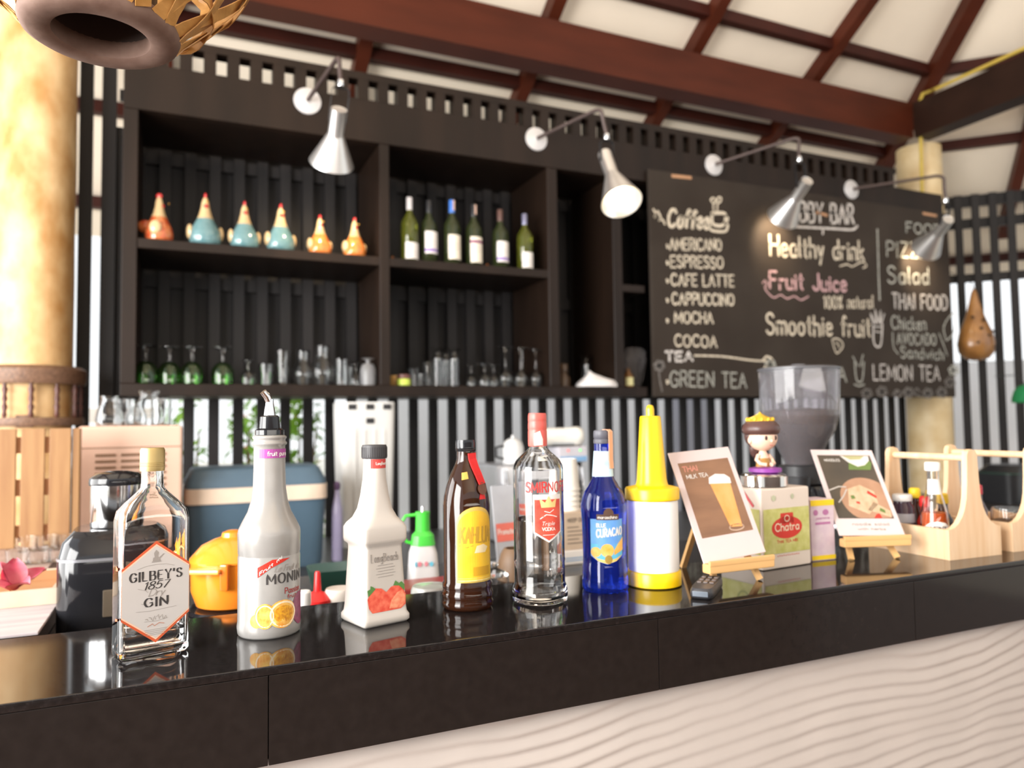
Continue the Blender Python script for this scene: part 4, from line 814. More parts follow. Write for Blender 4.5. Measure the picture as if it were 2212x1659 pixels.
RED_ = mat('rust red glaze', (.42, .045, .02), .10, coat=.6, col2=(.62, .20, .06), scale=50)
hen('red ceramic hen turned sideways, leftmost on the shelf', 343, 3.475, 1.02, RED_, 80)
hen('tallest turquoise hen, next to the red hen turned sideways', 443, 3.475, 1.12, BLUE_, 8)
hen('turquoise hen in the middle of the three', 528, 3.475, 1.04, BLUE_, 10)
hen('turquoise hen beside the orange pair', 606, 3.475, 1.06, BLUE_, 14)
hen('smaller orange ceramic hen next to the turquoise ones', 691, 3.475, .90, ORG_, 20)
hen('orange ceramic hen closest to the shelf divider', 766, 3.475, .92, ORG_, 22)

def wine(label, u, h, gl, lab, cap, y=3.465, strip=None, purple=None, lz=(.02, .12)):
    x, yy, z = onshelf(u, ZS2, y); r = .0415; h *= 1.04
    t = thing('wine_bottle', label, 'bottle', (x, yy, z), 18, 'wine bottles on the shelf')
    p = [(r * .9, 0), (r, .004), (r, h * .58), (r * .93, h * .63), (r * .62, h * .70), (.0150, h * .76), (.0138, h * .80), (.0135, h * .985)]
    MB().lathe(p, 32).build('glass_body', gl, t, angle=60)
    MB().lathe([(.0142, h * .80), (.0148, h * .81), (.0148, h * .99), (.0135, h)], 24).build('capsule', cap, t)
    decal('label', lab, t, cyl(r, .0006), [[(-.046, lz[0]), (.046, lz[0]), (.046, lz[1]), (-.046, lz[1])]])
    if purple: decal('label_band', mat('purple label band', (.26, .16, .48), .5) if purple != 'plum' else mat('plum label band', (.22, .03, .12), .5), t, cyl(r, .0009), [[(-.046, a), (.046, a), (.046, a + .014), (-.046, a + .014)] for a in ((lz[0] + .010,) if purple != 'plum' else (lz[1] - .032,))])
    decal('label_lettering', GREYINK, t, cyl(r, .001), strokes=[([(-.016, lz[1] - .045 - k * .014), (.018, lz[1] - .045 - k * .014)], .0016) for k in range(3)])
    if strip: decal('tax_strip', mat('pale peach seal', (.80, .55, .45), .6), t, cyl(.0148, .0006), [[(-.004, h * .84), (.012, h * .84), (.012, h * .995), (-.004, h * .995)]])
OLV = mat('olive bottle glass', (.22, .24, .03), .05, trans=.75, var=.02); DKG = mat('dark bottle glass', (.035, .045, .015), .05, trans=.4, var=.02)
LW = mat('white wine label', (.78, .73, .70), .5, var=.01); LC = mat('cream wine label', (.80, .72, .60), .5, var=.01)
wine('wine bottle with pale capsule, leftmost of the row', 885, .305, OLV, LW, mat('pearl capsule', (.60, .57, .58), .35), lz=(.008, .088))
wine('wine bottle with the highest white label and purple band', 927, .305, DKG, LW, BLACKP, purple='v', lz=(.045, .155), y=3.48)
wine('wine bottle with blue capsule', 977, .315, DKG, LC, mat('blue capsule', (.05, .17, .55), .35), strip=1, lz=(.022, .145))
wine('wine bottle with a plum band across its label', 1024, .305, DKG, LC, BLACKP, strip=1, purple='plum', lz=(.014, .145))
wine('wine bottle with purple band near the foot of its label', 1081, .295, DKG, LW, mat('brown capsule', (.10, .05, .04), .4), purple='v', lz=(.028, .135))
wine('olive wine bottle with white label at the right end', 1134, .285, OLV, LW, mat('navy silver capsule', (.22, .22, .32), .3, metal=.5), y=3.455, lz=(.006, .088))
# small orange things behind the bottles
for u, lb in ((848, 'small orange ornament in the corner by the hens divider'), (1052, 'small orange ornament peeping out behind the wine bottles')):
    x, yy, z = onshelf(u, ZS2, 3.68)
    o = MB().loft([(0, .018, .018, 2), (.02, .024, .024, 2), (.045, .016, .016, 2), (.07, .005, .005, 2)], 16).build('small_ornament', ORG_, loc=(x, yy, z)); tag(o, lb, 'ornament')

# glasses
def shell(o, th=.0016): return o + [(max(r - th, .001), z + (th if i == 0 else 0)) for i, (r, z) in enumerate(o)][::-1]
def place(kind, z, u, y, label, group, rz=0, scale=None):
    x, yy, zz = onshelf(u, z, y)
    if PROTO[kind] is None:
        t = PROTO_F[kind](); PROTO[kind] = t; t.location = (x, yy, zz); t['label'] = label
        if group: t['group'] = group
        if scale: t.scale = scale
        return t
    return dup(PROTO[kind], (x, yy, zz), rz, label, group, scale)
def p_goblet(bowlmat, nm):
    def f():
        t = thing('goblet', '-', 'glass')
        MB().lathe(shell([(.040, 0), (.0425, .030), (.040, .055), (.026, .074), (.008, .082)]), 24).build('bowl', bowlmat, t)
        MB().lathe([(.007, .0822), (.0055, .095), (.0055, .118), (.010, .128), (.036, .1325), (.036, .1345), (.001, .136)], 24).build('stem', CLEARTHIN, t)
        return t
    return f
def p_wine():
    t = thing('wine_glass', '-', 'glass')
    MB().lathe(shell([(.033, 0), (.040, .035), (.040, .055), (.030, .078), (.007, .090)], .0012), 24).build('bowl', CLEARTHIN, t)
    MB().lathe([(.006, .0902), (.0042, .105), (.0042, .190), (.010, .199), (.036, .2035), (.036, .205), (.001, .207)], 24).build('stem', CLEARTHIN, t); return t
def one(nm, prof, cat='glass', seg=24, m=None):
    def f():
        o = MB().lathe(prof, seg).build(nm, m or CLEARTHIN); return tag(o, '-', cat)
    return f
PROTO_F = dict(green=p_goblet(GREENG, 'g'), goblet=p_goblet(CLEARTHIN, 'c'), wine=p_wine,
    tumbler=one('tumbler', shell([(.030, 0), (.034, .004), (.037, .100)], .002)), tall=one('tall_glass', shell([(.032, 0), (.026, .008), (.024, .02), (.026, .05), (.030, .14), (.034, .175)], .002)),
    sundae=one('sundae_glass', shell([(.027, 0), (.029, .12), (.030, .135), (.018, .150), (.016, .165), (.036, .186)], .0018)),
    big=one('balloon_glass', shell([(.040, 0), (.052, .045), (.052, .075), (.035, .105), (.030, .125), (.032, .165), (.026, .170)], .002)),
    frost=one('frosted_glass', shell([(.036, 0), (.038, .05), (.036, .07), (.026, .088), (.010, .092), (.012, .105), (.034, .112)], .002), m=mat('frosted glass', (.9, .9, .92), .35, trans=.9)),
    jar=one('jar', [(.026, 0), (.028, .003), (.028, .045), (.022, .055)], 'jar', m=mat('amber jar', (.62, .36, .12), .25)),
    shot=one('small_glass', shell([(.024, 0), (.026, .003), (.030, .060)], .002)),
    carafe=one('carafe', shell([(.045, 0), (.050, .02), (.046, .05), (.032, .085), (.028, .10), (.033, .115)], .002)),
    ribbed=one('faceted_glass', shell([(.024, 0), (.029, .003), (.033, .045)], .003), seg=9))
PROTO = {k: None for k in PROTO_F}
gg = 'upturned green goblets on the bottom shelf'
for u, y, lb in ((315, 3.49, 'green goblet standing upside down against the left side of the shelf'), (366, 3.51, 'green upturned goblet, second from the left side'), (415, 3.49, 'green upturned goblet, third from the left side'), (481, 3.49, 'green upturned goblet standing apart beside the small clear goblet')): place('green', ZS1, u, y, lb, gg, scale=(1.12, 1.12, 1.22))
cg = 'clear glasses in the left bay of the bottom shelf'
place('goblet', ZS1, 536, 3.50, 'small clear upturned goblet right of the green ones', cg, scale=(.8, .8, .82))
for u, y, lb in ((575, 3.55, 'clear tumbler beside the small clear goblet'), (752, 3.60, 'clear tumbler in the second row behind the frosted glass')): place('tumbler', ZS1, u, y, lb, cg)
place('tall', ZS1, 611, 3.52, 'clear tall glass left of the balloon glasses', cg, scale=(1, 1, .92))
place('big', ZS1, 655, 3.56, 'left one of the two clear balloon glasses', cg); place('big', ZS1, 697, 3.48, 'right one of the two clear balloon glasses, bright highlights', cg, scale=(1, 1, 1.1))
place('tumbler', ZS1, 738, 3.49, 'clear tumbler next to the balloon glasses', cg, scale=(.95, .95, 1.25)); place('goblet', ZS1, 768, 3.52, 'clear goblet between tumbler and frosted glass', cg)
place('frost', ZS1, 795, 3.47, 'frosted white upturned glass next to the shelf divider', cg, scale=(1, 1, 1.15))
mg = 'clear glasses in the middle bay of the bottom shelf'
place('jar', ZS1, 853, 3.55, 'small amber jar in the corner of the middle bay', None)
x, yy, z = onshelf(872, ZS1, 3.47); t = thing('jar', 'small jar with lime green band and brown lid', 'jar', (x, yy, z))
MB().lathe([(.030, 0), (.033, .003), (.033, .030), (.031, .033)], 24).build('glass_body', mat('lime print', (.50, .62, .10), .4), t); MB().lathe([(.032, .0332), (.033, .036), (.033, .052), (.028, .055)], 24).build('lid', mat('plum brown lid', (.16, .07, .06), .4), t)
place('tumbler', ZS1, 893, 3.66, 'clear tumbler at the back behind the lime jar', mg); place('shot', ZS1, 909, 3.50, 'tiny clear glass next to the lime jar', mg, scale=(.55, .55, 1)); place('tall', ZS1, 925, 3.62, 'clear tall glass behind the left sundae glass', mg, scale=(1, 1, .75))
for u, y, lb in ((946, 3.50, 'tall footed sundae glass, left one of the trio'), (981, 3.50, 'tall footed sundae glass, right one of the trio'), (963, 3.60, 'tall footed sundae glass, rear one of the trio')): place('sundae', ZS1, u, y, lb, mg, scale=(1, 1, 1.03))
for u, y, s, lb in ((1017, 3.60, .85, 'clear upturned goblet right of the sundae glasses'), (1046, 3.52, .88, 'clear upturned goblet in the middle of the row of three'), (1066, 3.58, .88, 'clear upturned goblet left of the long-stemmed wine glasses')): place('goblet', ZS1, u, y, lb, mg, scale=(s, s, s))
for u, y, s, lb in ((1092, 3.50, 1, 'upturned long-stemmed wine glass, left of three'), (1124, 3.46, .94, 'upturned long-stemmed wine glass, middle of three'), (1157, 3.48, .94, 'upturned long-stemmed wine glass next to the divider')): place('wine', ZS1, u, y, lb, mg, scale=(s, s, s))
x, yy, z = onshelf(1128, ZS1, 3.60); t = thing('martini_glass', 'upturned martini glass behind the wine glasses', 'glass', (x, yy, z), 0, mg)
MB().lathe(shell([(.055, 0), (.050, .012), (.008, .100)], .0014), 24).build('bowl', CLEARTHIN, t); MB().lathe([(.006, .1003), (.0045, .12), (.0045, .20), (.034, .212), (.034, .2135), (.001, .215)], 24).build('stem', CLEARTHIN, t)
x, yy, z = onshelf(1217, ZS1, 3.56); t = thing('decanter', 'small brown glass decanter with stopper in the dark bay', 'bottle', (x, yy, z))
MB().lathe([(.032, 0), (.036, .004), (.036, .055), (.024, .070), (.020, .085)], 24).build('glass_body', mat('brown glass', (.20, .12, .07), .08, trans=.6), t); MB().lathe([(.021, .0853), (.026, .090), (.026, .125), (.022, .130)], 24).build('stopper', MATS['brown glass'], t)
place('sundae', ZS1, 1266, 3.60, 'tall sundae glass in the dark narrow bay', None, scale=(1, 1, 1.0))
x, yy, z = onshelf(1288, ZS1, 3.44); mb = MB()
mb.rings([[(x0, y0, z0) for x0, y0, z0 in ((-.105 + .0, -.05, a), (-.06, -.06, a), (.05, -.06, a), (.105, -.04, a), (.10, .05, a), (0, .06, a), (-.10, .05, a))] for a in (0, .018)] + [[(-.085, -.03, .03), (-.05, -.045, .032), (.05, -.045, .034), (.095, -.03, .035), (.09, .035, .04), (0, .04, .045), (-.08, .03, .04)], [(-.055, -.012, .062), (-.045, -.016, .06), (0, -.018, .055), (.055, -.012, .048), (.05, .012, .05), (0, .016, .062), (-.05, .01, .066)], [(-.046, -.004, .088), (-.044, -.004, .088), (-.035, -.005, .082), (-.02, -.003, .073), (-.02, .003, .073), (-.036, .004, .083), (-.045, .003, .088)]])
tag(mb.build('folded_cap', mat('white cloth', (.80, .77, .77), .8), loc=(x, yy, z), angle=70), 'white folded cloth cap lying on the bottom shelf', 'cap')
x, yy, z = onshelf(1357, ZS1, 3.47); t = thing('bottle', 'small brown bottle with cream label at the shelf end', 'bottle', (x, yy, z))
MB().lathe([(.026, 0), (.028, .003), (.028, .065), (.012, .085), (.011, .105)], 24).build('glass_body', mat('amber brown glass', (.16, .07, .02), .08), t); decal('label', mat('cream yellow label', (.70, .66, .34), .5), t, cyl(.028, .0006), [[(-.03, .01), (.03, .01), (.03, .055), (-.03, .055)]])
bgm = MB(); x, yy, z = onshelf(1372, ZS1, 3.62)
for zz, rx, ry in ((0, .03, .03),): pass
bgm.rings([[((r + .028 * noise.noise(Vector((i * .9, zz * 40, 4)))) * math.cos(2 * math.pi * i / 22), (r * .7 + .022 * noise.noise(Vector((i * 1.1, zz * 26, 9)))) * math.sin(2 * math.pi * i / 22), zz) for i in range(22)] for r, zz in ((.02, 0), (.035, .02), (.040, .06), (.060, .12), (.075, .17), (.070, .21), (.045, .235), (.020, .24))])
tag(bgm.build('plastic_bag', mat('crumpled clear plastic', (.75, .72, .74), .2, trans=.85, ior=1.12, bump=.5, scale=20), loc=(x, yy, z), angle=30), 'crumpled clear plastic bag beside the chalkboard edge', 'bag')
# ------------------------------------------------------------------ back counter
ZK = .8505
ZW = 1.0003
def X(u, y, v=1000): return at(u, v, y=y).x
def Zv(v, y, u=1000): return at(u, v, y=y).z
BEI = mat('peach beige plastic', (.64, .42, .32), .45, var=.02)
x0, x1 = X(166, 2.86, 1000), X(394, 2.86, 1000); zt = Zv(919, 2.86, 280); w = x1 - x0
t = thing('ice_maker', 'peach beige boxy appliance with louvred vents, glasses standing on top', 'appliance', ((x0 + x1) / 2, 3.02, ZK))
h = zt - ZK
MB().rbox((0, 0, h / 2), (w, .32, h), .012).build('housing', BEI, t)
dk = mat('brown vent slot', (.20, .11, .06), .6)
mb = MB()
for cx in (-.30, -.06, .18, .36):
    for k in range(9):
        if cx < .3: mb.box((cx * w + .02, -.1605, h - .10 - k * .021), (.062, .003, .009))
mb.build('vent_louvres', dk, t, smooth=False)
MB().box((0, -.1602, h - .075), (w * .96, .002, .003)).build('lid_seam', dk, t, smooth=False)
zz = ZK + h + .0006
for u, y, k, s, lb in ((236, 2.93, 'carafe', .9, 'clear upturned carafe at the left of the appliance top'), (268, 3.02, 'tumbler', .95, 'clear tumbler between the carafes on the appliance'), (293, 2.94, 'carafe', .75, 'small clear carafe in the middle of the appliance top'), (322, 3.03, 'carafe', 1.1, 'largest clear carafe on the appliance'), (348, 2.94, 'tumbler', .95, 'clear tumbler at the right of the appliance top')):
    
    if PROTO[k] is None: PROTO[k] = PROTO_F[k](); o = PROTO[k]; o.location = (X(u, y, 900), y, zz); o.scale = (s, s, s); o['label'] = lb; o['group'] = 'glasses on the beige appliance'
    else: dup(PROTO[k], (X(u, y, 900), y, zz), 0, lb, 'glasses on the beige appliance', (s, s, s))

x0, x1 = X(396, 2.96, 1100), X(712, 2.96, 1100); w = x1 - x0
t = thing('cooler_box', 'blue picnic cooler box with cream band, behind the white bottles', 'cooler', ((x0 + x1) / 2, 3.15, ZK))
CB_ = mat('steel blue plastic', (.075, .125, .175), .45, var=.04); zb1 = Zv(1085, 2.96, 550) - ZK; zb2 = Zv(1052, 2.96, 550) - ZK; zl = Zv(1012, 2.96, 550) - ZK
MB().loft([(0, w * .46, .165, 9), (.02, w * .47, .17, 9), (zb1, w * .49, .185, 9)], 64).build('tub', CB_, t, angle=50)
MB().loft([(zb1 + .0005, w * .50, .193, 9), (zb2, w * .50, .193, 9)], 64).build('band', mat('cream plastic', (.76, .60, .47), .4), t, angle=50)
MB().loft([(zb2 + .0005, w * .495, .190, 9), (zb2 + .02, w * .49, .187, 9), (zl - .008, w * .455, .160, 8), (zl, w * .44, .150, 8)], 64).build('lid', CB_, t, angle=40)

x0, x1 = X(738, 3.3, 980), X(858, 3.3, 980); zt = Zv(868, 3.3, 800); w = x1 - x0; h = zt - ZK
t = thing('water_container', 'tall white translucent plastic container with dark slots along its top', 'container', ((x0 + x1) / 2, 3.42, ZK))
MB().loft([(0, w * .44, .10, 8), (h * .45, w * .47, .105, 8), (h - .05, w * .50, .11, 8), (h, w * .50, .11, 8)], 48).build('tank', mat('frosted white plastic', (.66, .65, .63), .4, var=.02, sss=.2), t, angle=50)
mb = MB()
for cx, dz in ((-.30, .022), (.02, .022), (.33, .022), (.02, .085)): mb.box((cx * w, -.1105, h - dz), (.036, .004, .024))
mb.build('slot', BLACKP, t, smooth=False)
mb = MB()
for cx in (-.25, -.08, .1, .27): mb.box((cx * w, -.108, h * .5), (.010, .008, h * .62))
mb.build('rib', MATS['frosted white plastic'], t, smooth=False)
t = thing('detergent_bottle', 'pale lilac bottle between the blue cooler and the white container', 'bottle', (X(728, 3.05, 1060), 3.05, ZK))
MB().lathe([(.020, 0), (.023, .004), (.022, .20), (.014, .25), (.010, .27), (.010, .285)], 20).build('bottle_body', mat('lilac clear plastic', (.55, .50, .72), .2, trans=.5), t); MB().lathe([(.011, .2853), (.013, .288), (.013, .31), (.006, .318)], 20).build('cap', mat('dark purple cap', (.12, .07, .14), .4), t)

# espresso machine with devices piled on it
xm0, xm1 = X(1086, 3.05, 1050), X(1262, 3.05, 1050); w = xm1 - xm0; zt = Zv(1003, 3.05, 1180); h = zt - ZK
t = thing('coffee_machine', 'grey metal coffee machine behind the vodka bottle', 'coffee machine', ((xm0 + xm1) / 2, 3.22, ZK))
GM = mat('grey metal housing', (.46, .46, .48), .3, metal=.6, var=.05)
MB().rbox((0, .03, h / 2), (w, .27, h), .015).build('housing', GM, t)
MB().rbox((0, -.13, .03), (w * .95, .10, .06), .008).build('drip_tray', STEEL, t)
MB().rbox((0, -.125, h - .05), (w * .9, .09, .085), .012).build('front_panel', mat('light grey panel', (.62, .62, .64), .3), t)
for s in (-.25, .25):
    MB().lathe([(.028, 0), (.030, .004), (.030, .040), (.024, .046)], 24, (s * w, -.13, h - .145)).build('group_head', STEEL, t)
    MB().tube([(s * w, -.155, h - .125), (s * w, -.215, h - .130)], .009, 10).build('portafilter_handle', BLACKP, t)
for s in (-1, 1): MB().tube([(s * w * .47, -.17, h - .02), (s * w * .47, -.185, h - .10), (s * w * .46, -.18, h - .22)], .005, 8).build('steam_wand', STEEL, t)
zt = ZK + h + .0006
xa, xb = X(1202, 3.12, 980), X(1288, 3.12, 980)
t = thing('control_box', 'small grey device with red and green indicator lights and a blue stripe', 'device', ((xa + xb) / 2 - .02, 3.18, zt))
MB().rbox((0, 0, .037), (.15, .13, .074), .006).build('case', mat('lilac grey plastic', (.55, .53, .58), .4), t)
decal('stripe', mat('sky blue stripe', (.20, .38, .62), .4), t, flat(-.0652, .0003), [[(-.073, .004), (.073, .004), (.073, .028), (-.073, .028)]])
for dx, c in ((-.028, (.9, .08, .05)), (.038, (.10, .85, .15))): MB().ball((dx, -.065, .056), .005, 10).build('indicator_light', mat('led %d' % int(dx * 1000), c, .3, emit=2.5, ecol=c), t)
t = thing('water_filter', 'white horizontal water filter canister with blue label', 'water filter', ((xa + xb) / 2 - .05, 3.18, zt + .0752))
mr = Matrix.Translation((0, 0, .047)) @ Matrix.Rotation(R(90), 4, 'Y')
MB().lathe([(.030, -.12), (.040, -.115), (.042, -.10), (.042, .06), (.046, .065), (.046, .095), (.040, .105), (.020, .112)], 32, m=mr).build('canister', mat('cream white plastic', (.74, .72, .66), .3), t)
decal('label', mat('teal blue label', (.08, .25, .48), .4), t, lambda x, z: Vector((x, -.0426 * math.cos((z - .047) / .042), .047 + .0426 * math.sin((z - .047) / .042))), [[(-.06, .010), (.055, .010), (.055, .050), (-.06, .050)]])
MB().box((0, 0, .0025), (.12, .05, .005)).build('cradle', BLACKP, t)
t = thing('milk_frother', 'dome shaped white lidded jug on the coffee machine', 'jug', (X(1112, 3.14, 960), 3.16, zt))
MB().lathe([(.045, 0), (.050, .004), (.050, .075), (.040, .105), (.020, .118), (.008, .121), (.008, .132), (.002, .135)], 32).build('jug_body', mat('pale grey enamel', (.66, .66, .66), .15, coat=.4), t)
MB().tube([(-.048, 0, .085), (-.085, 0, .080), (-.085, 0, .035), (-.049, 0, .025)], .006, 8).build('handle', BLACKP, t)

# boxes and cups on the work counter in front of the machine
yb = 1.84; xa, xb = X(1216, yb, 1180), X(1285, yb, 1180); z1, z2, z3 = Zv(1188, yb, 1240), Zv(1106, yb, 1240), Zv(1000, yb, 1240); xc = (xa + xb) / 2
t = thing('carton', 'white carton with blue stripes at the bottom of the box pile', 'box', (xc, yb + .05, ZW)); MB().rbox((0, 0, (z1 - ZW) / 2), (xb - xa + .012, .11, z1 - ZW), .003).build('carton_body', PAPER, t)
decal('stripe', MATS['sky blue stripe'], t, flat(-.0552, .0003), [[(-.046, a), (.046, a), (.046, a + .003), (-.046, a + .003)] for a in (.010, .017)])
t = thing('carton', 'brown cardboard carton with printed text under the paper cups', 'box', (xc, yb + .05, z1 + .0005)); h = z2 - z1 - .001
MB().rbox((0, 0, h / 2), (xb - xa, .10, h), .002).build('carton_body', mat('pale cardboard', (.55, .42, .31), .7, var=.06), t)
decal('print', INK, t, flat(-.0502, .0003), [], [('KEEP DRY', -.034, h * .74, .010, .058, .0016)], [([(-.036, h * .6 - k * .011), (.0 + .014 * (k % 3), h * .6 - k * .011)], .0022) for k in range(5)])
cups = shell([(.036, 0), (.030, .090), (.029, .092)], .0015)
cup_m = mat('paper cup', (.78, .73, .66), .55, var=.02)
k0 = None; n = 0
for sx, sy_, cnt in ((-.006, .0, 5), (.072, .055, 4)):
    for k in range(cnt):
        zc_ = z2 + .0005 + k * .0145
        if k0 is None:
            k0 = MB().loft([(0, .0365, .0365, 2), (.003, .0365, .0365, 2), (.003, .0345, .0345, 2), (.088, .027, .027, 2), (.088, .024, .024, 2), (.084, .024, .024, 2), (.084, .0245, .0245, 2)], 28).build('paper_cup', cup_m, angle=30); o = k0
        else: o = k0.copy(); C.objects.link(o)
        o.location = (xc + sx, yb + .05 + sy_, zc_ if cnt == 5 else zc_ - z2 + ZW)
        tag(o, '%s upturned paper cup of the %s stack beside the vodka bottle' % (['bottom', 'second', 'third', 'fourth', 'top'][k if k < cnt - 1 else 4], 'taller' if cnt == 5 else 'shorter'), 'cup', 'stacked paper cups')

# ------------------------------------------------------------------ work counter behind the bar
def WP(u, v, y): p = at(u, v, y=y); return (p.x, p.y, ZW)
# sweet-flower tray at the left
t = thing('wooden_tray', 'whitewashed wooden tray on dark feet at the left end behind the bar', 'tray', (-.50, 1.72, ZW))
MB().rbox((0, -.005, .056), (.57, .47, .006), .002).build('tray_top', mat('whitewashed wood', (.40, .35, .37), .45, col2=(.52, .47, .47), scale=8, stretch=(.6, 6, 3)), t)
MB().rbox((-.005, .0, .0265), (.55, .45, .0525), .004).build('tray_base', mat('dark brown tray base', (.045, .03, .028), .4), t)
zb_ = ZW + .0595
t = thing('wooden_box', 'shallow white wooden box holding a pink flower', 'box', (-.49, 1.815, zb_))
WB = mat('cream painted wood', (.50, .38, .27), .5, col2=(.58, .48, .38), scale=10)
MB().box((0, 0, .004), (.53, .22, .008)).build('bottom', mat('brown box inside', (.40, .20, .09), .5), t, smooth=False)
for s in (-1, 1): MB().box((0, s * .1155, .0150), (.55, .011, .030)).build('long_side', WB, t, smooth=False)
for s in (-1, 1): MB().box((s * .2695, 0, .0150), (.011, .2195, .030)).build('short_side', WB, t, smooth=False)
MB().box((0, .1085, .018), (.527, .0025, .020)).build('lining', MATS['brown box inside'], t, smooth=False)
p = at(24, 1232, y=1.755)
t = thing('plumeria_flower', 'pink plumeria flower lying in the white wooden box', 'flower', (p.x, 1.765, zb_ + .0085), 20)
PK = mat('pink petal', (.52, .05, .11), .5, col2=(.66, .20, .24), scale=30, sss=.15)
for k, (a, el, ln) in enumerate(((20, 18, .072), (75, 55, .066), (130, 52, .062), (185, 15, .070), (-60, 10, .05))):
    mb = MB(); n = 9; rows = []
    for i in range(n + 1):
        f = i / n; wd = .021 * math.sin(math.pi * min(1, .08 + f * .9) ** .9) + .002; up = .012 * math.sin(f * 2.4)
        rows.append([Vector((f * ln, (j / 4 - .5) * 2 * wd, up + .010 * abs(j / 4 - .5) ** 2 * 4 * (1 - f * .4))) for j in range(5)])
    M_ = Matrix.Translation((0, 0, .010)) @ Matrix.Rotation(R(a), 4, 'Z') @ Matrix.Rotation(R(-el), 4, 'Y') @ Matrix.Rotation(R(12), 4, 'X')
    mb.rings([[M_ @ q for q in r] for r in rows], False, False, False); mb.rings([[M_ @ (q - Vector((0, 0, .0012))) for q in r] for r in rows], False, False, False)
    mb.build('petal', PK, t, angle=180)
MB().lathe([(.003, 0), (.005, .004), (.006, .012), (.002, .016)], 12).build('flower_heart', mat('yellow flower heart', (.80, .45, .08), .5), t)
p = at(87, 1226, y=1.77); mb = MB()
mb.rings([[(-.02, 0, .001), (-.008, -.009, .004), (.008, -.009, .005), (.022, 0, .003), (.008, .009, .006), (-.008, .009, .005)], [(-.02, 0, .0005), (-.008, -.009, .002), (.008, -.009, .003), (.022, 0, .001), (.008, .009, .004), (-.008, .009, .003)]])
tag(mb.build('leaf', mat('dark green leaf', (.10, .17, .10), .4), loc=(p.x, 1.775, zb_ + .009)), 'small dark green leaf beside the pink flower', 'leaf')

# black appliance with steel canister
y = 1.69; xc = X(252, y, 1150); r = .098
t = thing('blender_base', 'glossy black appliance topped by a steel canister with black lid, behind the gin', 'blender', (xc, y, ZW))
h = Zv(1136, y, 252) - ZW
MB().loft([(0, .085, .085, 4), (.015, r, .095, 4), (h * .72, r, .095, 4), (h * .90, r * .92, .088, 4), (h, r * .74, .07, 3.5)], 56).build('housing', BLACKG, t, angle=40)
MB().loft([(h * .74, r + .001, .0962, 4), (h * .765, r + .001, .0962, 4)], 56).build('trim_band', mat('grey trim', (.25, .25, .27), .3, metal=.5), t)
h2 = Zv(1046, y, 262) - ZW
MB().lathe([(.046, h + .0003), (.0475, h + .003), (.0475, h2)], 40).build('canister', STEEL, t)
MB().lathe([(.0500, h2 + .0003), (.051, h2 + .006), (.0495, h2 + .014), (.038, h2 + .023), (.018, h2 + .027), (.001, h2 + .028)], 40).build('lid', BLACKG, t)
MB().rbox((.02, -.096, h * .35), (.07, .006, .05), .002).build('control_panel', mat('dim brown panel', (.09, .07, .05), .3), t)

# orange pot
y = 1.60; xc = X(503, y, 1220); t = thing('cooking_pot', 'bright orange lidded pot on a black ring, half behind the syrup bottle', 'pot', (xc, y, ZW))
zr_ = Zv(1306, y, 500) - ZW; zl_ = Zv(1205, y, 500) - ZW; zt_ = Zv(1158, y, 500) - ZW; r = .078
MB().lathe([(.055, 0), (.065, .003), (.070, zr_ - .014)], 40).build('stand', mat('dark orange stand', (.55, .14, .02), .3), t)
MB().lathe([(.060, zr_ - .0135), (.083, zr_ - .012), (.088, zr_ - .006), (.083, zr_), (.060, zr_ + .001)], 40).build('heat_ring', BLACKG, t)
MB().lathe([(.060, zr_ + .0015), (.068, zr_ + .006), (r, zr_ + .035), (r + .001, zl_ - .002)], 48).build('pot_body', ORANGE, t)
MB().lathe([(r + .004, zl_ - .0015), (r + .004, zl_ + .002), (r * .96, zl_ + .010), (r * .75, zl_ + .028), (r * .45, zt_ - .004), (.022, zt_), (.020, zt_ + .008), (.010, zt_ + .012), (.001, zt_ + .0125)], 48).build('lid', ORANGE, t)
ml = Matrix.Rotation(R(-28), 4, 'Z')
mb = MB(); mb.rbox((-.020, -.088, zl_ - .010), (.075, .022, .010), .004, m=ml); mb.build('side_handle', mat('pale orange enamel', (.92, .42, .10), .2, coat=.4), t)
mb = MB(); mb.rbox((.022, -.083, zl_ - .022), (.017, .012, .050), .004, m=ml); mb.build('handle_bracket', mat('deep orange enamel', (.66, .15, .012), .2, coat=.4), t)

# small sauce things
y = 1.80; t = thing('squeeze_bottle', 'white squeeze bottle with bright green cap and ring handle', 'bottle', WP(914, 1240, y), -10)
GRN = mat('bright green plastic', (.07, .56, .06), .3)
zt_ = Zv(1105, y, 914) - ZW; s = zt_ / .20
MB().loft([(0, .036, .036, 4), (.004, .039, .039, 4), (.085 * s, .034, .034, 4), (.108 * s, .028, .028, 3)], 40).build('bottle_body', mat('clouded plastic', (.74, .72, .72), .3, trans=.15), t)
MB().loft([(.1083 * s, .030, .030, 3), (.135 * s, .027, .027, 2.5), (.146 * s, .018, .018, 2), (.188 * s, .017, .017, 2), (.200 * s, .018, .018, 2)], 32).build('cap', GRN, t, angle=30)
MB().tube([(-.017, 0, .192 * s), (-.042, 0, .190 * s), (-.056, 0, .168 * s), (-.054, 0, .140 * s), (-.040, 0, .118 * s), (-.028, 0, .114 * s)], .0042, 8).build('ring_handle', GRN, t)
MB().lathe([(.0045, .2003 * s), (.003, .214 * s)], 12).build('nozzle', mat('silver nozzle', (.7, .7, .7), .2, metal=1), t)
decal('print', mat('pink dots print', (.75, .25, .30), .4), t, flat(-.0385, .0004), [oval(-.013, .055, .005, .006), oval(.003, .055, .004, .006)]); decal('print', mat('cyan dots print', (.15, .50, .65), .4), t, flat(-.0385, .0004), [oval(.016, .054, .005, .006), oval(-.022, .055, .003, .007)])
